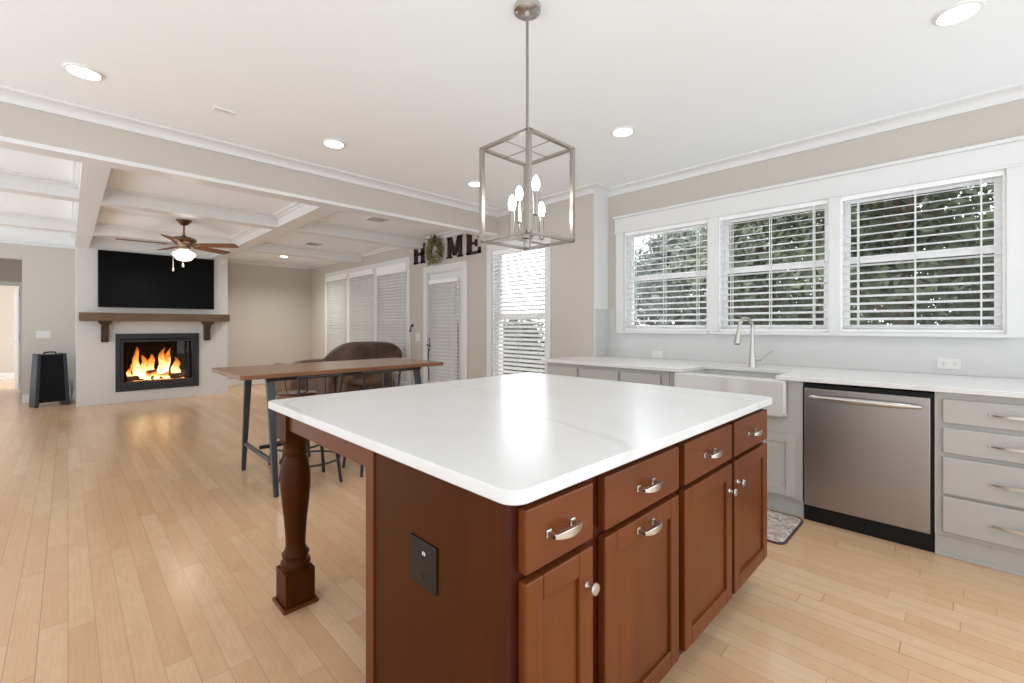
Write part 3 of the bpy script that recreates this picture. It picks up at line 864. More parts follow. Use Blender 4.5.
# seating overhang: apron and turned legs
mb = MB(); mb.box(IX0 + 0.004, IX0 + 0.026, IY1, 2.10, 0.785, ZT); mb.box(0.75, 2.33, 2.165, 2.185, 0.785, ZT); mb.box(IX1 - 0.03, IX1 - 0.008, IY1, 2.10, 0.785, ZT)
mb.build('apron', M['cherry_x'], isl, 0.002)
def turned_leg(cx, cy):
    H = 0.0625
    mb = MB()
    mb.box(cx - H, cx + H, cy - H, cy + H, 0, 0.158)
    mb.box(cx - H, cx + H, cy - H, cy + H, 0.735, ZT)
    prof = [(0.060, 0.156), (0.061, 0.170), (0.0625, 0.178), (0.061, 0.188), (0.054, 0.196), (0.047, 0.202), (0.047, 0.208), (0.056, 0.214), (0.057, 0.222), (0.052, 0.230), (0.044, 0.238), (0.041, 0.26), (0.042, 0.30), (0.048, 0.38), (0.056, 0.45), (0.0615, 0.52), (0.0620, 0.55), (0.060, 0.59), (0.054, 0.63), (0.047, 0.655), (0.045, 0.662), (0.052, 0.668), (0.054, 0.677), (0.050, 0.685), (0.046, 0.690), (0.047, 0.70), (0.052, 0.712), (0.060, 0.728), (0.0615, 0.74)]
    mb.lathe(prof, (cx, cy, 0), 36)
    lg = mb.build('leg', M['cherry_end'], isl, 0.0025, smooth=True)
    mb = MB()
    q = H + 0.014
    mb.box(cx - q, cx + q, cy - q, cy - H, 0, 0.016); mb.box(cx - q, cx + q, cy + H, cy + q, 0, 0.016)
    mb.box(cx - q, cx - H, cy - H, cy + H, 0, 0.016); mb.box(cx + H, cx + q, cy - H, cy + H, 0, 0.016)
    mb.build('shoe_moulding', M['cherry'], lg, 0.006)
turned_leg(0.7295, 2.122); turned_leg(2.335, 2.122)

def rounded_rect(x0, x1, y0, y1, r, n=8):
    pts = []
    for cx, cy, a0 in ((x1 - r, y1 - r, 0), (x0 + r, y1 - r, 90), (x0 + r, y0 + r, 180), (x1 - r, y0 + r, 270)):
        for i in range(n + 1):
            a = R(a0 + 90 * i / n)
            pts.append((cx + r * math.cos(a), cy + r * math.sin(a)))
    return pts
mb = MB(); mb.prism(rounded_rect(0.640, 2.412, 0.640, 2.243, 0.045), 2, 0.868, 0.900)
tag(mb.build('worktop', M['quartz'], bevel=0.004, smooth=True), 'large white quartz worktop with rounded corners lying on the cherry island', 'countertop')

def outlet_x(name, X, yc, zc, wy, hz, mplate, mslot, label, cat, duplex_h=False, sgn=-1):
    r = thing(name, (X, yc, zc - hz / 2), label, cat)
    mb = MB(); mb.box(X + sgn * 0.006, X, yc - wy / 2, yc + wy / 2, zc - hz / 2, zc + hz / 2); mb.build('cover_plate', mplate, r, 0.002)
    for s in (-1, 1):
        mb = MB()
        oy, oz = (s * wy * 0.22, 0) if duplex_h else (0, s * hz * 0.22)
        for q in (-1, 1):
            if duplex_h: mb.box(X + sgn * 0.007, X + sgn * 0.004, yc + oy - 0.004, yc + oy + 0.004, zc + q * 0.007 - 0.0013, zc + q * 0.007 + 0.0013)
            else: mb.box(X + sgn * 0.007, X + sgn * 0.004, yc + q * 0.007 - 0.0013, yc + q * 0.007 + 0.0013, zc + oz - 0.004, zc + oz + 0.005)
        if duplex_h: mb.box(X + sgn * 0.007, X + sgn * 0.004, yc + oy - 0.0135, yc + oy - 0.009, zc - 0.0025, zc + 0.0025)
        else: mb.box(X + sgn * 0.007, X + sgn * 0.004, yc - 0.0025, yc + 0.0025, zc + oz - 0.0135, zc + oz - 0.009)
        mb.build('socket_slots', mslot, r)
    return r
r = outlet_x('power_outlet', IX0, 1.018, 0.605, 0.125, 0.122, M['bronzeplate'], M['kick'], 'dark bronze power outlet on the end panel of the cherry island', 'outlet')
mb = MB(); mb.box(IX0 - 0.007, IX0 - 0.005, 1.005, 1.017, 0.630, 0.639); mb.build('reset_button', M['plastic'], r)

# ================================================================== SINK RUN
CX = 3.345      # cabinet face plane
def face_drawer(x, y0, y1, z0, z1, parent, name='drawer', bev=0.004):
    return B(x - 0.02, x, y0, y1, z0, z1).build(name, M['cab'], parent, bev)
def pull_x(x, yc, zc, L, parent, m):
    """slim arched pull on a face at x, reaching towards -x"""
    mb = MB(); N = 14; loops = []
    for i in range(N + 1):
        t = -1 + 2 * i / N
        yy = yc + t * L / 2; xx = x - 0.006 - 0.024 * (1 - t * t) ** 0.7; h = 0.003 + 0.0045 * (1 - t * t)
        loops.append([(xx - 0.004, yy, zc - h), (xx - 0.004, yy, zc + h), (xx + 0.004, yy, zc + h), (xx + 0.004, yy, zc - h)])
    mb.loft(loops)
    for s in (-1, 1):
        mb.box(x - 0.009, x, yc + s * L / 2 - 0.006, yc + s * L / 2 + 0.006, zc - 0.006, zc + 0.006)
    return mb.build('handle', m, parent, 0.001)

# drawer cabinet
YD0 = -1.0
c = thing('drawer_cabinet', (3.6, (YD0 + 0.112) / 2, 0), 'white base cabinet with four wide drawers beside the steel dishwasher', 'kitchen cabinet')
mb = MB(); mb.box(CX + 0.001, XS - 0.02, YD0, 0.112, 0.115, 0.888); mb.box(CX + 0.04, XS - 0.02, YD0, 0.112, 0, 0.115); mb.build('carcass', M['cab'], c)
mb = MB(); mb.box(CX + 0.012, CX + 0.04, YD0, 0.112, 0.0, 0.112); mb.build('toe_board', M['cab'], c, 0.002)
mb = MB(); mb.box(CX + 0.004, CX + 0.014, YD0, 0.112, 0.0, 0.018); mb.build('shoe_moulding', M['cab'], c, 0.003)
for z0, z1, hz in ((0.722, 0.850, 0.787), (0.563, 0.696, 0.630), (0.345, 0.540, 0.438), (0.140, 0.330, 0.229)):
    d = face_drawer(CX, -0.485, 0.080, z0, z1, c)
    pull_x(CX - 0.02, -0.20, hz, 0.21, d, M['nickel'])
for z0, z1, hz in ((0.722, 0.850, 0.787), (0.563, 0.696, 0.630), (0.345, 0.540, 0.438), (0.140, 0.330, 0.229)):
    d = face_drawer(CX, -0.96, -0.52, z0, z1, c)
    pull_x(CX - 0.02, -0.74, hz, 0.21, d, M['nickel'])
# dishwasher
dwr = thing('dishwasher', (3.6, 0.42, 0), 'brushed stainless steel dishwasher with a curved bar handle and black toe kick', 'dishwasher')
mb = MB(); mb.box(CX + 0.012, 3.95, 0.116, 0.724, 0.10, 0.872); mb.build('tub_body', M['kick'], dwr)
mb = MB()
yA, yB = 0.128, 0.716
mb.box(CX - 0.016, CX + 0.012, yA, yB, 0.105, 0.848); mb.build('door', M['steel'], dwr, 0.005)
mb = MB(); mb.box(CX + 0.02, CX + 0.045, 0.118, 0.722, 0.0, 0.10); mb.build('toe_kick', M['kick'], dwr)
mb = MB(); N = 18; loops = []
for i in range(N + 1):
    t = -1 + 2 * i / N
    yy = 0.424 + t * 0.262; xx = CX - 0.016 - 0.014 - 0.026 * (1 - t ** 4); h = 0.011 + 0.006 * (1 - t * t)
    loops.append([(xx + 0.010 * math.cos(a), yy, 0.795 + h * math.sin(a)) for a in [2 * PI * k / 12 for k in range(12)]])
mb.loft(loops)
for s in (-1, 1):
    mb.box(CX - 0.034, CX - 0.014, 0.424 + s * 0.250 - 0.012, 0.424 + s * 0.250 + 0.012, 0.785, 0.805)
mb.build('handle', M['nickel'], dwr, smooth=True)
for y in (0.20, 0.62):
    mb = MB()
    mb.box(CX - 0.004, CX + 0.012, y - 0.012, y + 0.012, 0.852, 0.872)
    mb.build('mounting_tab', M['kick'], dwr)
# sink cabinet
sc_ = thing('sink_cabinet', (3.6, 1.18, 0), 'white sink base cabinet with framed doors under the farmhouse sink', 'kitchen cabinet')
mb = MB(); mb.box(CX + 0.001, XS - 0.02, 0.728, 1.62, 0.115, 0.64); mb.box(CX + 0.001, 3.95, 0.728, 0.811, 0.64, 0.886); mb.box(CX + 0.001, 3.95, 1.561, 1.62, 0.64, 0.886)
mb.build('carcass', M['cab'], sc_)
mb = MB(); mb.box(CX + 0.03, CX + 0.05, 0.728, 1.62, 0.0, 0.115); mb.build('toe_board', M['cab'], sc_)
for a, b in ((0.765, 1.17), (1.185, 1.59)):
    mb = MB(); frame_x(mb, CX - 0.02, CX, a, b, 0.133, 0.532, 0.055)
    d = mb.build('door', M['cab'], sc_, 0.003)
    B(CX - 0.011, CX - 0.004, a + 0.05, b - 0.05, 0.183, 0.482).build('door_panel', M['cab'], d)
# cabinets left of the sink
c = thing('base_cabinet', (3.6, 2.27, 0), 'white base cabinet run between the farmhouse sink and the bumped-out wall', 'kitchen cabinet')
mb = MB(); mb.box(CX + 0.001, XS - 0.02, 1.624, 2.74, 0.115, 0.886); mb.box(CX + 0.05, XS - 0.02, 1.624, 2.74, 0, 0.115); mb.box(CX + 0.001, XH - 0.02, 2.74, 2.885, 0.0, 0.886)
mb.build('carcass', M['cab'], c)
for a, b in ((1.69, 2.045), (2.075, 2.47), (2.51, 2.87)):
    face_drawer(CX, a, b, 0.71, 0.853, c)
    mb = MB(); frame_x(mb, CX - 0.02, CX, a, b, 0.135, 0.69, 0.055)
    d = mb.build('door', M['cab'], c, 0.003)
    B(CX - 0.011, CX - 0.004, a + 0.05, b - 0.05, 0.185, 0.64).build('door_panel', M['cab'], d)
# worktop around the sink
mb = MB()
mb.box(3.30, XS - 0.009, YD0, 0.872, 0.888, 0.914); mb.box(3.30, XH - 0.001, 1.503, 2.92, 0.888, 0.914)
mb.box(XH - 0.002, XS - 0.009, 1.503, YJ - 0.013, 0.888, 0.914); mb.box(3.74, XS - 0.009, 0.872, 1.503, 0.888, 0.914)
tag(mb.build('worktop', M['quartz'], bevel=0.002), 'white quartz worktop along the window wall, cut out around the sink', 'countertop')
# farmhouse sink
sk = thing('farmhouse_sink', (3.5, 1.185, 0.645), 'white fireclay farmhouse sink with a deep rounded apron front', 'sink')
S0, S1 = 0.812, 1.560
mb = MB()
mb.prism([(S0 + 0.03, 0.645), (S0 + 0.009, 0.654), (S0, 0.675), (S0, 0.872), (S0 + 0.008, 0.886), (S1 - 0.008, 0.886), (S1, 0.872), (S1, 0.675), (S1 - 0.009, 0.654), (S1 - 0.03, 0.645)], 0, 3.285, 3.345)
mb.build('apron', M['porcelain'], sk, 0.012, smooth=True, seg=3)
mb = MB()
mb.box(3.34, 3.36, S0, S1, 0.66, 0.8865); mb.box(3.32, 3.80, S0, S0 + 0.05, 0.66, 0.8875); mb.box(3.32, 3.80, S1 - 0.05, S1, 0.66, 0.8875); mb.box(3.76, 3.80, S0, S1, 0.66, 0.8875); mb.box(3.32, 3.80, S0, S1, 0.645, 0.67)
mb.build('basin', M['porcelain'], sk, 0.004)
# faucet
fc = thing('kitchen_faucet', (3.86, 1.182, 0.914), 'brushed nickel gooseneck faucet with pull-down head standing behind the sink', 'faucet')
fx, fy = 3.86, 1.182
mb = MB(); mb.lathe([(0.030, 0.914), (0.030, 0.922), (0.026, 0.930), (0.024, 0.99), (0.019, 1.02), (0.0155, 1.06), (0.0145, 1.10)], (fx, fy, 0), 24)
pts = [(fx, fy, 1.08 + i * 0.02) for i in range(8)]
ra = 0.075
for i in range(0, 13):
    a = R(180 * i / 12)
    pts.append((fx - ra + ra * math.cos(a), fy + 0.05 * (1 - math.cos(a)) / 2, 1.225 + ra * math.sin(a)))
pts.append((fx - 2 * ra - 0.006, fy + 0.052, 1.195))
mb.tube(pts, 0.0135, 12); mb.build('spout', M['nickel'], fc, smooth=True)
hx, hy = fx - 2 * ra - 0.006, fy + 0.052
mb = MB(); mb.tube([(hx, hy, 1.20), (hx - 0.006, hy + 0.002, 1.165), (hx - 0.012, hy + 0.004, 1.13), (hx - 0.015, hy + 0.005, 1.105)], [0.0155, 0.018, 0.022, 0.024], 14); mb.build('spray_head', M['nickel'], fc, smooth=True)
mb = MB(); mb.lathe([(0.021, 0), (0.022, 0.004), (0.014, 0.006), (0, 0.006)], (hx - 0.0152, hy + 0.005, 1.096), 16); mb.build('spray_nozzle', M['slot'], fc)
mb = MB(); mb.tube([(fx, fy, 0.975), (fx + 0.01, fy - 0.035, 0.978), (fx + 0.015, fy - 0.06, 0.98)], [0.017, 0.017, 0.014], 12)
mb.tube([(fx + 0.015, fy - 0.055, 0.982), (fx + 0.02, fy - 0.085, 1.0), (fx + 0.025, fy - 0.115, 1.035), (fx + 0.025, fy - 0.14, 1.045)], [0.009, 0.006, 0.0055, 0.005], 10)
mb.build('lever', M['nickel'], fc, smooth=True)
outlet_x('power_outlet', XS - 0.008, 0.073, 0.988, 0.118, 0.075, M['plastic'], M['slot'], 'white horizontal power outlet on the tile above the dishwasher', 'outlet', True)
outlet_x('power_outlet', XS - 0.008, 2.16, 0.955, 0.118, 0.075, M['plastic'], M['vent'], 'white horizontal power outlet on the tile left of the sink', 'outlet', True)
# mat
mb = MB(); mb.prism(rounded_rect(2.86, 3.335, 0.715, 1.45, 0.05), 2, 0.0, 0.009)
mt = mb.build('kitchen_mat', M['mat'], bevel=0.002); tag(mt, 'beige and plum marbled mat on the floor under the sink', 'mat')
mb = MB(); P = rounded_rect(2.857, 3.338, 0.712, 1.453, 0.052); Q = rounded_rect(2.868, 3.327, 0.723, 1.442, 0.045)
mb.loft([[(x, y, 0.0) for x, y in P], [(x, y, 0.0095) for x, y in P], [(x, y, 0.0097) for x, y in Q]], cap=False)
mb.build('edge_binding', M['matedge'], mt)

# ================================================================== LANTERN PENDANT
pc = (1.512, 1.425)
pn = thing('lantern_pendant', (pc[0], pc[1], 1.62), 'brushed nickel open-cage lantern pendant with four candle bulbs above the island', 'pendant light')
mb = MB(); mb.lathe([(0.062, ZK), (0.064, ZK - 0.006), (0.062, ZK - 0.024), (0.057, ZK - 0.028), (0.012, ZK - 0.029), (0.011, ZK - 0.05), (0, ZK - 0.05)], (pc[0], pc[1], 0), 32)
for s in (-1, 1): mb.lathe([(0.006, ZK - 0.028), (0.006, ZK - 0.036), (0, ZK - 0.038)], (pc[0] + s * 0.035, pc[1] - s * 0.035, 0), 10)
mb.build('canopy', M['nickel'], pn, smooth=True)
mb = MB(); mb.tube([(pc[0], pc[1], ZK - 0.03), (pc[0], pc[1], 2.06)], 0.0065, 12); mb.build('down_rod', M['nickel_dark'], pn, smooth=True)
HS = 0.148; bw = 0.019; z0, z1 = 1.628, 2.066
mb = MB()
for sx in (-1, 1):
    for sy in (-1, 1):
        mb.box(pc[0] + sx * HS - bw / 2, pc[0] + sx * HS + bw / 2, pc[1] + sy * HS - bw / 2, pc[1] + sy * HS + bw / 2, z0, z1)
for z in (z0 + 0.006, z1 - 0.006):
    hz = 0.006
    for s in (-1, 1):
        mb.box(pc[0] + s * HS - bw / 2 , pc[0] + s * HS + bw / 2, pc[1] - HS, pc[1] + HS, z - hz, z + hz)
        mb.box(pc[0] - HS, pc[0] + HS, pc[1] + s * HS - bw / 2, pc[1] + s * HS + bw / 2, z - hz, z + hz)
mb.build('cage', M['nickel_dark'], pn, 0.001)
mb = MB()
mb.box(pc[0] - HS, pc[0] + HS, pc[1] - 0.0015, pc[1] + 0.0015, z1 - 0.010, z1 - 0.006); mb.box(pc[0] - 0.0015, pc[0] + 0.0015, pc[1] - HS, pc[1] + HS, z1 - 0.010, z1 - 0.006)
mb.build('top_cross', M['nickel_dark'], pn)
mb = MB(); mb.lathe([(0.0, 1.605), (0.012, 1.605), (0.0145, 1.612), (0.0145, 1.64), (0.024, 1.645), (0.027, 1.655), (0.024, 1.662), (0, 1.664)], (pc[0], pc[1], 0), 20)
mb.box(pc[0] - HS, pc[0] + HS, pc[1] - 0.006, pc[1] + 0.006, z0 + 0.001, z0 + 0.009)
mb.build('hub', M['nickel_dark'], pn, smooth=True)
Rv = Vector((0.71, -0.704, 0)); Fv = Vector((0.704, 0.71, 0))
for lat, dep, zb in ((0.036, -0.068, 1.74), (-0.070, -0.034, 1.66), (0.068, 0.034, 1.65), (-0.036, 0.068, 1.735)):
    o = Rv * lat + Fv * dep
    x, y = pc[0] + o.x, pc[1] + o.y
    mb = MB(); mb.tube([(pc[0], pc[1], 1.655), (pc[0] + o.x * 0.6, pc[1] + o.y * 0.6, 1.648), (x, y, 1.652), (x, y, zb)], 0.0035, 8)
    arm = mb.build('candle_arm', M['nickel_dark'], pn, smooth=True)
    mb = MB(); mb.lathe([(0.004, zb - 0.006), (0.0125, zb), (0.0125, zb + 0.10), (0.009, zb + 0.102), (0.009, zb + 0.108), (0, zb + 0.108)], (x, y, 0), 16)
    mb.build('candle_sleeve', M['nickel_dark'], arm, smooth=True)
    mb = MB(); mb.lathe([(0.008, zb + 0.104), (0.014, zb + 0.116), (0.0175, zb + 0.132), (0.0165, zb + 0.148), (0.011, zb + 0.164), (0.004, zb + 0.175), (0, zb + 0.177)], (x, y, 0), 16)
    mb.build('bulb', M['bulb'], arm, smooth=True)

# ================================================================== CEILING FITTINGS
def can(x, y, z, rad, label, watts=14):
    r = thing('recessed_light', (x, y, z - 0.012), label, 'ceiling light', 'recessed ceiling lights')
    mb = MB()
    pr = [(rad * 0.80, z), (rad * 0.80, z - 0.010), (rad * 0.86, z - 0.014), (rad * 0.97, z - 0.010), (rad, z)]
    loops = [[(x + a * math.cos(2 * PI * k / 36), y + a * math.sin(2 * PI * k / 36), b) for k in range(36)] for a, b in pr]
    mb.loft(loops, cap=False); mb.build('trim_ring', M['trim'], r, smooth=True)
    L = bpy.data.lights.new('downlight', 'SPOT'); L.energy = watts; L.spot_size = R(150); L.spot_blend = 1.0; L.shadow_soft_size = 0.07; L.color = (1.0, 0.96, 0.9); L.specular_factor = 0.05
    lo_ = bpy.data.objects.new('downlight', L); lo_.location = (0, 0, -0.012); lo_.parent = r; col.objects.link(lo_)
    mb = MB(); mb.lathe([(rad * 0.805, z - 0.001), (rad * 0.805, z - 0.009), (rad * 0.6, z - 0.012), (0, z - 0.013)], (x, y, 0), 32); mb.build('lens', M['lens'], r, smooth=True)
can(0.066, 3.60, ZK, 0.088, 'round recessed ceiling light nearest the left end of the beige header')
can(1.528, 3.587, ZK, 0.088, 'round recessed ceiling light at the middle of the beige header')
can(3.01, 3.568, ZK, 0.088, 'round recessed ceiling light seen beside the lantern cage')
can(2.992, 1.822, ZK, 0.088, 'round recessed ceiling light between the lantern and the window wall')
can(2.98, 0.02, ZK, 0.088, 'large-looking round recessed light at the top edge above the drawer cabinet')
can(2.982, 9.3, ZL, 0.085, 'small round recessed light in the coffered living room ceiling', 120)
def vent(x0, x1, y0, y1, z, label, m2, name='ceiling_vent', cat='vent', slats=5):
    r = thing(name, ((x0 + x1) / 2, (y0 + y1) / 2, z - 0.01), label, cat)
    mb = MB()
    t = 0.018
    mb.box(x0, x1, y0, y0 + t, z - 0.01, z); mb.box(x0, x1, y1 - t, y1, z - 0.01, z); mb.box(x0, x0 + t, y0 + t, y1 - t, z - 0.01, z); mb.box(x1 - t, x1, y0 + t, y1 - t, z - 0.01, z)
    mb.build('frame', M['vent'], r)
    mb = MB(); mb.box(x0 + t, x1 - t, y0 + t, y1 - t, z - 0.003, z); mb.build('backing', m2, r)
    mb = MB()
    for i in range(slats):
        yy = y0 + t + (y1 - y0 - 2 * t) * (i + 0.5) / slats
        mb.obox(((x0 + x1) / 2, yy, z - 0.006), (x1 - x0 - 2 * t, (y1 - y0 - 2 * t) / slats * 0.8, 0.002), Matrix.Rotation(R(30), 3, 'X'))
    mb.build('louvers', M['vent'], r)
vent(0.70, 0.83, 3.545, 3.605, ZK, 'small white rectangular sensor plate on the kitchen ceiling', M['vent'], 'ceiling_plate', 'ceiling plate', 2)
vent(2.66, 2.93, 5.08, 5.38, ZL, 'white square ceiling vent in the coffer above the patio door', M['vent'])
vent(2.76, 3.00, 7.45, 7.70, ZL, 'grey square ceiling vent in the coffer beyond the first cross beam', M['ventdark'])

# ceiling fan
fcx, fcy = 1.06, 7.06
fan = thing('ceiling_fan', (fcx, fcy, 1.9), 'bronze ceiling fan with five walnut blades and a lit frosted bowl', 'ceiling fan')
mb = MB(); mb.lathe([(0.085, ZL), (0.085, ZL - 0.012), (0.075, ZL - 0.022), (0.045, ZL - 0.055), (0.022, ZL - 0.070), (0, ZL - 0.072)], (fcx, fcy, 0), 28); mb.build('canopy', M['bronze'], fan, smooth=True)
mb = MB(); mb.tube([(fcx, fcy, ZL - 0.06), (fcx, fcy, 2.37)], 0.012, 12); mb.build('down_rod', M['bronze'], fan, smooth=True)
mb = MB(); mb.lathe([(0.02, 2.405), (0.035, 2.395), (0.06, 2.385), (0.115, 2.372), (0.135, 2.355), (0.138, 2.335), (0.125, 2.315), (0.09, 2.295), (0.075, 2.285), (0.07, 2.25), (0.078, 2.24), (0.06, 2.225), (0, 2.224)], (fcx, fcy, 0), 32); mb.build('motor_housing', M['bronze'], fan, smooth=True)
for k in range(5):
    al = R(4 + 72 * k)
    d = Rv * math.cos(al) + Fv * math.sin(al)
    s = Vector((-d.y, d.x, 0)); up = Vector((0, 0, 1))
    s2 = (s * math.cos(R(12)) - up * math.sin(R(12)))
    base = Vector((fcx, fcy, 2.285))
    mb = MB()
    mb.bar(base + d * 0.07, base + d * 0.20 + Vector((0, 0, -0.008)), 0.03, 0.008, 0.055, 0.006, side=s2)
    mb.ball(base + d * 0.20 + Vector((0, 0, -0.01)), 0.028, (1, 1, 0.3), 12)
    br = mb.build('blade_bracket', M['bronze'], fan, smooth=True)
    prof = [(0.17, 0.052), (0.20, 0.058), (0.45, 0.066), (0.59, 0.068), (0.645, 0.060), (0.66, 0.040)]
    top = []; bot = []
    for r_, h_ in prof:
        c0 = base + d * r_ + Vector((0, 0, -0.006))
        top.append(c0 + s2 * h_)
        bot.append(c0 - s2 * h_)
    ring = top + bot[::-1]
    nrm = d.cross(s2) * 0.004
    mb = MB(); mb.loft([[p - nrm for p in ring], [p + nrm for p in ring]])
    bl = mb.build('blade', M['blade'], fan)
mb = MB(); mb.lathe([(0.05, 2.228), (0.06, 2.222), (0.066, 2.212), (0.105, 2.19), (0.128, 2.165), (0.126, 2.148), (0.105, 2.125), (0.098, 2.11), (0.075, 2.085), (0.03, 2.072), (0, 2.07)], (fcx, fcy, 0), 32); mb.build('light_bowl', M['globe'], fan, smooth=True)
for o, zt, zb in ((Rv * -0.125 - Fv * 0.02, 2.24, 1.94), (Rv * 0.01 - Fv * 0.03, 2.09, 1.995)):
    mb = MB(); p = Vector((fcx, fcy, 0)) + o
    mb.tube([(p.x, p.y, zt), (p.x, p.y, zb + 0.05)], 0.0035, 6); mb.lathe([(0.003, zb + 0.055), (0.009, zb + 0.04), (0.011, zb + 0.012), (0.006, zb), (0, zb)], (p.x, p.y, 0), 12)
    mb.build('pull_chain', M['nickel'], fan, smooth=True)

lp = bpy.data.lights.new('fan_lamp', 'POINT'); lp.energy = 5; lp.color = (1.0, 0.88, 0.74); lp.shadow_soft_size = 0.12; lp.specular_factor = 0.05
lo = bpy.data.objects.new('fan_lamp', lp); lo.location = (0, 0, 0.13); lo.parent = fan; col.objects.link(lo)

# ================================================================== FIREPLACE WALL
tv = thing('television', (1.105, 9.57, 1.535), 'large black flat screen television mounted above the mantel', 'television')
mb = MB(); mb.box(0.333, 1.877, 9.545, 9.575, 1.537, 2.437); mb.build('bezel', M['black'], tv, 0.003)
mb = MB(); mb.box(0.342, 1.868, 9.542, 9.546, 1.550, 2.428); mb.build('screen', M['screen'], tv)
mb = MB(); mb.box(0.8, 1.4, 9.575, YC - 0.001, 1.75, 2.2); mb.build('wall_bracket', M['black'], tv)
mn = thing('mantel_shelf', (1.1, 9.5, 1.315), 'grey-brown wooden mantel shelf on two brackets below the television', 'mantel shelf')
mb = MB(); mb.box(0.118, 2.088, 9.37, YC, 1.318, 1.446); mb.build('beam', M['mantel'], mn, 0.005)
for cx in (0.415, 1.77):
    mb = MB(); hw = 0.046
    mb.prism([(YC, 1.318), (YC - 0.19, 1.318), (YC - 0.19, 1.285), (YC - 0.165, 1.27), (YC - 0.125, 1.235), (YC - 0.10, 1.17), (YC - 0.085, 1.10), (YC - 0.075, 1.06), (YC - 0.085, 1.03), (YC - 0.07, 0.985), (YC, 0.985)], 0, cx - hw, cx + hw)
    cb_ = mb.build('corbel', M['corbel'], mn, 0.004)
    mb = MB(); mb.box(cx - hw - 0.035, cx + hw + 0.035, YC - 0.205, YC, 1.288, 1.318); mb.box(cx - hw - 0.018, cx + hw + 0.018, YC - 0.195, YC, 1.268, 1.288)
    mb.build('corbel_cap', M['corbel'], cb_, 0.004)
fp = thing('fireplace_insert', (1.1, YC, 0.178), 'charcoal framed glass-front fireplace insert set in the white chimney breast', 'fireplace')
def frame_y(mb, y0, y1, x0, x1, z0, z1, l, r_, b, t):
    mb.box(x0, x0 + l, y0, y1, z0, z1); mb.box(x1 - r_, x1, y0, y1, z0, z1)
    mb.box(x0 + l, x1 - r_, y0, y1, z0, z0 + b); mb.box(x0 + l, x1 - r_, y0, y1, z1 - t, z1)
mb = MB(); frame_y(mb, YC - 0.025, YC + 0.02, 0.542, 1.656, 0.178, 1.115, 0.058, 0.058, 0.05, 0.085); mb.build('frame', M['fire_iron'], fp, 0.004)
mb = MB(); frame_y(mb, YC - 0.012, YC + 0.02, 0.60, 1.598, 0.228, 1.01, 0.04, 0.04, 0.10, 0.035); mb.build('glass_frame', M['fire_iron'], fp, 0.003)
mb = MB(); mb.box(0.60, 1.598, YC - 0.006, YC + 0.02, 1.012, 1.028); mb.build('air_slot', M['kick'], fp)
mb = MB(); mb.box(0.64, 1.558, YC + 0.004, YC + 0.008, 0.325, 0.978); mb.build('glass_pane', M['fireglass'], fp)
mb = MB()
mb.box(0.565, 0.585, YC + 0.02, YC + 0.5, 0.22, 1.06); mb.box(1.615, 1.635, YC + 0.02, YC + 0.5, 0.22, 1.06); mb.box(0.565, 1.635, YC + 0.5, YC + 0.52, 0.22, 1.06)
mb.box(0.565, 1.635, YC + 0.02, YC + 0.52, 0.205, 0.30); mb.box(0.565, 1.635, YC + 0.02, YC + 0.52, 1.03, 1.06)
mb.build('firebox', M['firebrick'], fp)
mb = MB()
for i in range(140):
    x = random.uniform(0.72, 1.46); y = YC + random.uniform(0.08, 0.34)
    mb.ball((x, y, 0.305 + random.uniform(0, 0.03)), random.uniform(0.012, 0.028), (1, 1, 0.8), 6)
tag(mb.build('embers', M['ember']), 'bed of glowing orange embers beneath the burning logs', 'embers', kind='stuff')
logs = [((0.70, YC + 0.14, 0.365), (1.46, YC + 0.12, 0.375), 0.05, 'long front log lying across the glowing embers'),
        ((0.76, YC + 0.30, 0.385), (1.50, YC + 0.26, 0.40), 0.055, 'thick rear log behind the flames'),
        ((0.95, YC + 0.12, 0.44), (1.30, YC + 0.28, 0.50), 0.042, 'short log leaning across the middle of the fire')]
for p0, p1, rr, lb in logs:
    p0, p1 = Vector(p0), Vector(p1); mb = MB(); N = 12
    mb.tube([p0.lerp(p1, i / N) + Vector((0, random.uniform(-.006, .006), random.uniform(-.006, .006))) for i in range(N + 1)], [rr * random.uniform(0.88, 1.08) for _ in range(N + 1)], 12)
    tag(mb.build('fire_log', M['log'], smooth=True), lb, 'log', 'logs in the fire')
fl = thing('fire', (1.1, YC + 0.2, 0.33), 'tall orange and yellow flames rising from the logs behind glass', 'fire')
def flame(x, y, z, h, r, lean):
    mb = MB(); N = 14; loops = []
    ph = random.uniform(0, 6)
    for i in range(N + 1):
        t = i / N
        rad = r * (0.55 + 0.9 * t) * (1 - t) ** 0.75 * 1.3 + 0.0015
        cx = x + lean * t * t + math.sin(ph + t * 7.0) * r * 0.5 * t
        cy = y + math.cos(ph + t * 5) * r * 0.3 * t
        loops.append([(cx + rad * math.cos(a) * (1 + 0.22 * math.sin(3 * a + ph + 6 * t)), cy + 0.6 * rad * math.sin(a), z + h * t) for a in [2 * PI * k / 14 for k in range(14)]])
    mb.loft(loops); mb.build('flame', M['flame'], fl, smooth=True)
for x, dy, z, h, r, lean in ((0.83, .13, .36, .54, .050, -.035), (0.89, .10, .36, .40, .060, 0.02), (0.80, .18, .36, .30, .045, -.02), (0.98, .20, .40, .36, .050, .03), (1.03, .24, .42, .34, .045, -.02),
                             (1.13, .12, .42, .45, .055, .06), (1.17, .16, .42, .36, .060, .05), (1.22, .20, .44, .42, .040, .07), (1.33, .15, .38, .32, .050, .02), (1.38, .20, .38, .24, .045, .01), (0.73, .15, .36, .20, .035, -.01), (1.07, .09, .34, .14, .06, 0), (0.96, .08, .34, .14, .06, 0), (1.2, .08, .34, .12, .06, 0)):
    flame(x, YC + dy, z, h, r, lean)
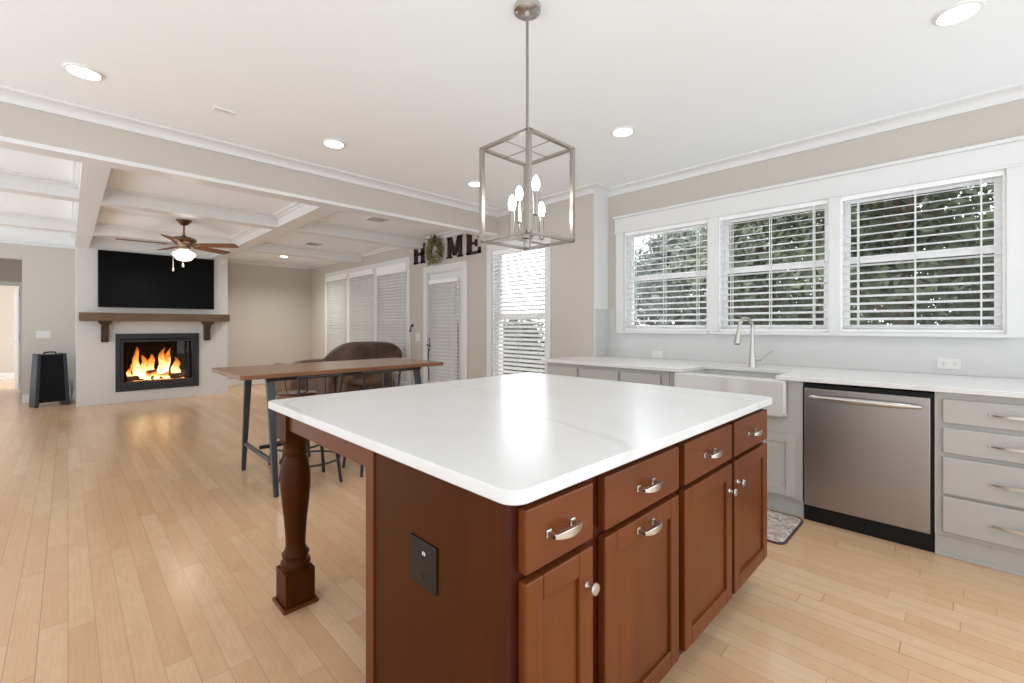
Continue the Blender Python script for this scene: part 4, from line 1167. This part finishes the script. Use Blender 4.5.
# wall switch plates
r = thing('switch_plate', (-0.282, YW, 1.04), 'white triple switch plate on the beige wall above the black speaker', 'light switch')
mb = MB(); mb.box(-0.364, -0.199, YW - 0.006, YW, 1.042, 1.160); mb.build('cover_plate', M['plastic'], r, 0.002)
for i in range(3):
    x = -0.282 + (i - 1) * 0.047; B(x - 0.016, x + 0.016, YW - 0.010, YW - 0.005, 1.068, 1.134).build('rocker', M['plastic'], r, 0.002)
r = thing('switch_plate', (XH, 6.10, 1.0), 'white double switch plate on the wall beside the patio door', 'light switch')
mb = MB(); mb.box(XH - 0.006, XH, 6.03, 6.165, 1.003, 1.125); mb.build('cover_plate', M['plastic'], r, 0.002)
for s in (-1, 1): B(XH - 0.010, XH - 0.005, 6.097 + s * 0.03 - 0.016, 6.097 + s * 0.03 + 0.016, 1.03, 1.098).build('rocker', M['plastic'], r, 0.002)
r = thing('wall_hook', (XH, 6.26, 1.15), 'small dark metal hook on the wall above the white double switch plate', 'hook')
mb = MB(); mb.lathe([(0, -0.012), (0.022, -0.010), (0.028, 0), (0, 0)], (XH, 6.26, 1.25), 16, 0); mb.build('rosette', M['slot'], r, smooth=True)
mb = MB(); mb.tube([(XH - 0.01, 6.26, 1.25), (XH - 0.035, 6.26, 1.24), (XH - 0.04, 6.26, 1.20), (XH - 0.03, 6.26, 1.165), (XH - 0.05, 6.26, 1.15), (XH - 0.065, 6.26, 1.17)], 0.010, 8); mb.build('hook_arm', M['slot'], r, smooth=True)

# HOME letters; y falls as the text runs to the right
LT = 0.028
def letter(polys, label):
    mb = MB()
    for pl in polys:
        mb.prism(pl, 0, XH - LT, XH)
    return tag(mb.build('wall_letter', M['letter']), label, 'letter', 'letters on the window wall')
def rect(y0, y1, z0, z1): return [(y0, z0), (y1, z0), (y1, z1), (y0, z1)]
zb, zt = 2.222, 2.522
def H(a, b):          # a = left edge (larger y)
    s = (a - b); st = s * 0.25
    y1, y2 = a - s * 0.06, b + s * 0.06
    P = [rect(y1 - st, y1, zb, zt), rect(y2, y2 + st, zb, zt), rect(y2, y1, 2.35, 2.395)]
    for yc in (y1 - st / 2, y2 + st / 2):
        P += [rect(yc - st * 0.78, yc + st * 0.78, zb, zb + 0.026), rect(yc - st * 0.78, yc + st * 0.78, zt - 0.026, zt)]
    return P
letter(H(6.20, 5.895), 'dark brown slab serif letter H at the start of the wall lettering')
def Mm(a, b):
    s = a - b; st = s * 0.19; y1, y2 = a - s * 0.05, b + s * 0.05; yc = (a + b) / 2
    P = [rect(y1 - st, y1, zb, zt), rect(y2, y2 + st, zb, zt),
         [(y1 - st * 0.2, zt), (y1 - st * 1.25, zt), (yc - st * 0.45, zb + 0.03), (yc + st * 0.45, zb + 0.03)],
         [(y2 + st * 1.25, zt), (y2 + st * 0.2, zt), (yc - st * 0.45, zb + 0.03), (yc + st * 0.45, zb + 0.03)]]
    for q in (y1 - st / 2, y2 + st / 2):
        P += [rect(q - st * 0.85, q + st * 0.85, zb, zb + 0.024), rect(q - st * 0.7, q + st * 0.7, zt - 0.024, zt)]
    return P
letter(Mm(5.312, 4.962), 'dark brown slab serif letter M right of the leafy wreath')
def Ee(a, b):
    s = a - b; st = s * 0.3
    return [rect(a - st * 1.1, a - st * 0.1, zb, zt), rect(b, a, zb, zb + 0.034), rect(b, a, zt - 0.034, zt), rect(b + s * 0.3, a - st, 2.355, 2.388),
            rect(b, b + s * 0.13, zb, zb + 0.085), rect(b, b + s * 0.13, zt - 0.085, zt), rect(b + s * 0.25, b + s * 0.36, 2.325, 2.418)]
letter(Ee(4.862, 4.577), 'dark brown slab serif letter E ending the wall lettering')
wr = thing('wreath', (XH - 0.03, 5.665, 2.16), 'round green leafy wreath standing in for the letter O', 'wreath')
cy, cz, rw = 5.585, 2.372, 0.145
mb = MB(); mb.tube([(XH - 0.03, cy + rw * math.cos(2 * PI * k / 32), cz + rw * math.sin(2 * PI * k / 32)) for k in range(32)], 0.02, 8, True); mb.build('ring', M['twig'], wr, smooth=True)
mb = MB()
for i in range(760):
    a = random.uniform(0, 2 * PI); rr = rw + random.gauss(0, 0.032)
    p = Vector((XH - 0.032 - random.uniform(0.0, 0.045), cy + rr * math.cos(a), cz + rr * math.sin(a)))
    out = Vector((-random.uniform(0.1, 0.6), math.cos(a + random.gauss(0.6, 0.9)), math.sin(a + random.gauss(0.6, 0.9)))).normalized()
    sd = out.cross(Vector((random.gauss(0, 1), random.gauss(0, 1), random.gauss(0, 1)))).normalized()
    L = random.uniform(0.03, 0.055); W = L * 0.28
    mb.face([p, p + out * L * 0.5 + sd * W, p + out * L, p + out * L * 0.5 - sd * W])
o = mb.build('leaves', M['leaf_w'], wr); o['kind'] = 'stuff'

# ================================================================== SPEAKER
sp = thing('floor_speaker', (-0.20, 10.06, 0), 'tall tapered black floor speaker standing beside the white chimney breast', 'speaker', rz=R(14))
def taper(x0b, x1b, y0b, y1b, x0t, x1t, y0t, y1t, zb_, zt_):
    return MB().hexa([(x0b, y0b, zb_), (x1b, y0b, zb_), (x1b, y1b, zb_), (x0b, y1b, zb_), (x0t, y0t, zt_), (x1t, y0t, zt_), (x1t, y1t, zt_), (x0t, y1t, zt_)])
taper(-0.165, 0.165, -0.12, 0.16, -0.135, 0.135, -0.10, 0.13, 0.06, 0.80).build('cabinet', M['black'], sp, 0.01, local=True)
taper(-0.15, 0.15, -0.135, -0.12, -0.125, 0.125, -0.112, -0.10, 0.085, 0.785).build('grille', M['grille'], sp, 0.004, local=True)
for s in (-1, 1):
    a, b = sorted((s * 0.150, s * 0.198)); c_, d_ = sorted((s * 0.122, s * 0.163))
    taper(a, b, -0.145, 0.17, c_, d_, -0.12, 0.14, 0.0, 0.812).build('side_panel', M['speaker_side'], sp, 0.008, local=True)
mb = MB(); mb.tube([(-0.07, 0.0, 0.80), (-0.06, 0.0, 0.828), (0.0, 0.0, 0.834), (0.06, 0.0, 0.828), (0.07, 0.0, 0.80)], 0.012, 8); mb.build('carry_handle', M['black'], sp, smooth=True, local=True)
mb = MB(); mb.tube([(0.03, 10.25, 0.30), (0.045, 10.24, 0.12), (0.035, 10.2, 0.03), (0.06, 10.12, 0.012), (0.02, 10.06, 0.012)], 0.008, 8)
mb.tube([(0.0, 10.32, 0.36), (0.05, 10.28, 0.32), (0.055, 10.22, 0.15), (0.02, 10.15, 0.012)], 0.007, 8)
tag(mb.build('power_cable', M['cord'], smooth=True), 'pale looped power cord between the black speaker and the chimney', 'cord')

# ================================================================== TABLE AND STOOLS
tb = thing('dining_table', (1.73, 3.99, 0), 'long counter height table with walnut top on black metal trestle legs', 'table')
mb = MB(); mb.prism(rounded_rect(0.852, 2.60, 3.565, 4.42, 0.01, 3), 2, 0.857, 0.89); mb.build('tabletop', M['tabletop'], tb, 0.004)
for x, sx in ((1.085, -0.006), (2.37, 0.006)):
    for ys, yt, yb in ((-1, 3.70, 3.512), (1, 4.27, 4.365)):
        mb = MB(); mb.bar((x, yt, 0.855), (x + sx * 2, yb, 0.0), 0.055, 0.045, 0.032, 0.028, side=(1, 0, 0)); mb.build('leg', M['bluemetal'], tb, 0.004)
    mb = MB(); mb.bar((x + sx, 3.56, 0.232), (x + sx, 4.34, 0.232), 0.028, 0.028); mb.build('trestle_bar', M['bluemetal'], tb, 0.003)
    mb = MB(); mb.box(x - 0.03, x + 0.03, 3.66, 4.30, 0.838, 0.857); mb.build('top_plate', M['blackmetal'], tb)
mb = MB(); mb.box(1.085, 2.37, 3.945, 3.973, 0.255, 0.283); mb.build('stretcher', M['blackmetal'], tb, 0.003)
mb = MB(); mb.box(1.05, 2.40, 3.66, 3.70, 0.822, 0.857); mb.box(1.05, 2.40, 4.27, 4.31, 0.822, 0.857); mb.build('top_rail', M['blackmetal'], tb, 0.003)

def stool(cx, cy, flip, label):
    r = thing('bar_stool', (cx, cy, 0), label, 'stool', 'black stools at the high table', rz=PI if flip else 0)
    mb = MB(); mb.lathe([(0, 0.615), (0.165, 0.615), (0.175, 0.622), (0.175, 0.638), (0.165, 0.645), (0, 0.645)], (0, 0, 0), 32); mb.build('seat', M['tabletop'], r, smooth=True, local=True)
    for sx in (-1, 1):
        for sy in (-1, 1):
            mb = MB(); mb.tube([(sx * 0.11, sy * 0.11, 0.615), (sx * 0.172, sy * 0.172, 0.0)], [0.011, 0.013], 10); mb.build('leg', M['blackmetal'], r, smooth=True, local=True)
    rr = 0.218
    mb = MB(); mb.tube([(rr * math.cos(2 * PI * k / 36), rr * math.sin(2 * PI * k / 36), 0.185) for k in range(36)], 0.008, 8, True); mb.build('footrest_ring', M['blackmetal'], r, smooth=True, local=True)
    mb = MB()
    for s in (-1, 1): mb.tube([(s * 0.14, -0.12, 0.63), (s * 0.155, -0.19, 0.70), (s * 0.165, -0.205, 0.858)], 0.009, 8)
    mb.tube([(0.03, -0.165, 0.64), (0.03, -0.205, 0.70), (0.03, -0.215, 0.858)], 0.0045, 6)
    N = 10
    mb.tube([(0.165 * (-1 + 2 * i / N), -0.205 - 0.02 * (1 - (-1 + 2 * i / N) ** 2), 0.858) for i in range(N + 1)], 0.009, 8)
    mb.build('back_frame', M['blackmetal'], r, smooth=True, local=True)
    return r
stool(1.372, 3.66, False, 'black ring-footed stool on the island side of the table, nearest the turned leg')
stool(1.885, 3.655, False, 'black ring-footed stool on the island side of the table, behind the island end panel')
stool(1.455, 4.205, True, 'black ring-footed stool on the far side of the high table')

# ================================================================== SEATING BEYOND THE TABLE
def cushion(mb, x0, x1, y0, y1, z0, z1, p=3.2, n=12, m=8):
    """soft superellipsoid cushion"""
    cx, cy, cz = (x0 + x1) / 2, (y0 + y1) / 2, (z0 + z1) / 2
    ax, ay, az = (x1 - x0) / 2, (y1 - y0) / 2, (z1 - z0) / 2
    sg = lambda v, e: math.copysign(abs(v) ** e, v)
    e = 2.0 / p
    N = 28; rings = []
    for i in range(1, m * 2):
        ph = -PI / 2 + PI * i / (m * 2)
        rings.append([(cx + ax * sg(math.cos(ph), e) * sg(math.cos(2 * PI * k / N), e), cy + ay * sg(math.cos(ph), e) * sg(math.sin(2 * PI * k / N), e), cz + az * sg(math.sin(ph), e)) for k in range(N)])
    mb.loft(rings)
    return mb
so = thing('recliner_sofa', (3.28, 6.95, 0), 'dark brown leather recliner sofa with a puffy rolled back beyond the table', 'sofa')
mb = MB(); cushion(mb, -0.42, 0.42, -0.40, 0.50, 0.0, 0.56, 6); mb.build('base', M['sofa'], so, smooth=True, local=True)
mb = MB(); cushion(mb, -0.36, 0.36, -0.1, 0.55, 0.42, 0.62, 4); mb.build('seat_cushion', M['sofa'], so, smooth=True, local=True)
mb = MB()
prof = [(-0.36, 0.30), (-0.42, 0.55), (-0.68, 0.70), (-0.66, 0.76), (-0.52, 0.90), (-0.38, 0.985), (-0.2, 1.005), (0.1, 1.005), (0.36, 0.99), (0.50, 0.94), (0.60, 0.82), (0.61, 0.70), (0.42, 0.55), (0.36, 0.30)]
cxm, czm = 0.0, 0.72
loops = []
for t, yy in ((0.80, -0.55), (0.94, -0.53), (1.0, -0.47), (1.0, -0.38), (0.95, -0.30), (0.82, -0.26)):
    loops.append([(cxm + (x - cxm) * t, yy - 0.12 * max(0, z - 0.55), czm + (z - czm) * t) for x, z in prof])
mb.loft(loops); mb.build('backrest', M['sofa'], so, smooth=True, local=True, subsurf=2)
for s in (-1, 1):
    mb = MB(); cushion(mb, s * 0.48 - 0.09, s * 0.48 + 0.09, -0.30, 0.5, 0.06, 0.66, 4); mb.build('arm', M['sofa'], so, smooth=True, local=True)
mb = MB(); mb.lathe([(0.035, -0.012), (0.045, -0.008), (0.045, 0.0), (0, 0.0)], (0.02, -0.565, 0.60), 20, 1); mb.build('back_button', M['black'], so, smooth=True, local=True)
ch = thing('armchair', (3.08, 8.5, 0), 'low tan-brown leather armchair between the dark sofa and the far corner', 'armchair')
mb = MB(); cushion(mb, -0.40, 0.40, -0.38, 0.40, 0.0, 0.46, 5); mb.build('base', M['chair'], ch, smooth=True, local=True)
mb = MB(); cushion(mb, -0.44, 0.44, -0.50, -0.28, 0.04, 0.655, 3.4); mb.build('backrest', M['chair'], ch, smooth=True, local=True)
for s in (-1, 1):
    mb = MB(); cushion(mb, s * 0.40 - 0.085, s * 0.40 + 0.085, -0.42, 0.42, 0.04, 0.58, 3.6); mb.build('arm', M['chair'], ch, smooth=True, local=True)
mb = MB(); cushion(mb, -0.31, 0.31, -0.30, 0.43, 0.40, 0.54, 4); mb.build('seat_cushion', M['chair'], ch, smooth=True, local=True)

# ================================================================== OUTDOORS
struct(B(4.45, 8.2, -8, 17, -0.5, -0.30).build('ground_bounce', M['bounce_slab']))  # unseen pale slab, added to bounce daylight onto the slat undersides
struct(B(4.45, 34, -22, 30, -1.0, -0.8).build('ground', M['grass']))
def tree(x, y, h, cr, nleaf, lm, label, z0=-0.8, low=0.12, ls=0.20, name='tree', group='trees outside the windows'):
    r = thing(name, (x, y, z0), label, name, group)
    mb = MB()
    mb.tube([(x, y, z0), (x + 0.1, y, z0 + h * 0.35), (x - 0.05, y + 0.1, z0 + h * 0.8)], [0.16, 0.12, 0.05], 10)
    for k in range(5):
        a = k * 2.4; zz = z0 + h * (0.3 + 0.1 * k)
        mb.tube([(x, y, zz), (x + cr * 0.6 * math.cos(a), y + cr * 0.6 * math.sin(a), zz + h * 0.15)], [0.06, 0.02], 6)
    mb.build('trunk', M['trunk'], r, smooth=True)
    verts = []; faces = []
    rnd = random.Random(int(x * 31 + y * 17))
    clumps = []
    for k in range(26):
        a = rnd.uniform(0, 2 * PI); t = rnd.uniform(low, 1.0); rr = cr * rnd.uniform(0.2, 0.95) * math.sin(PI * min(1, 0.25 + 0.72 * t)) ** 0.6
        clumps.append((x + rr * math.cos(a), y + rr * math.sin(a), z0 + h * t, cr * rnd.uniform(0.3, 0.5)))
    for i in range(nleaf):
        cx_, cy_, cz_, q = clumps[i % len(clumps)]
        d = Vector((rnd.gauss(0, 1), rnd.gauss(0, 1), rnd.gauss(0, 0.8)))
        p = Vector((cx_, cy_, cz_)) + d * q * 0.55
        u = Vector((rnd.gauss(0, 1), rnd.gauss(0, 1), rnd.gauss(0, 1))).normalized(); v = u.orthogonal().normalized()
        L = ls * rnd.uniform(0.6, 1.2)
        b = len(verts)
        verts += [tuple(p - u * L * 0.5), tuple(p + v * L * 0.28), tuple(p + u * L * 0.5), tuple(p - v * L * 0.28)]
        faces.append((b, b + 1, b + 2, b + 3))
    o = Vector((x, y, z0))
    me = bpy.data.meshes.new('crown'); me.from_pydata([tuple(Vector(q) - o) for q in verts], [], faces); me.materials.append(lm)
    c_ = bpy.data.objects.new('crown', me); col.objects.link(c_); c_.parent = r; c_['kind'] = 'stuff'
    return r
TR = [(9.2, -1.7, 5.2, 1.7, 'leafA'), (8.8, 0.6, 5.0, 1.7, 'leafA'), (9.6, 2.7, 4.9, 1.7, 'leafB'), (10.8, 5.0, 4.2, 1.8, 'leafC'),
      (13.2, 1.0, 7.0, 2.4, 'leafA'), (13.4, -2.6, 7.4, 2.6, 'leafA'), (14.0, 4.6, 6.4, 2.4, 'leafB'), (15.5, 8.2, 4.4, 2.2, 'leafC'),
      (17.5, 2.6, 8.0, 2.8, 'leafB'), (18.0, -1.0, 8.0, 2.8, 'leafB'), (17.8, 6.4, 6.6, 2.6, 'leafC'),
      (9.6, 9.4, 1.9, 1.2, 'leafD'), (10.4, 11.4, 1.9, 1.3, 'leafD'), (12.2, 14.8, 2.0, 1.4, 'leafD'), (11.0, -4.6, 6.0, 2.2, 'leafA')]
for x, y, h, cr, lm in TR:
    if lm == 'leafD':
        tree(x, y, h, cr, 9000, M[lm], 'low dark green shrub standing outside the tall window', name='shrub', group='shrubs outside the tall window')
    else:
        tree(x, y, h, cr, 9000, M[lm], 'tall leafy green tree standing outside the sink windows')
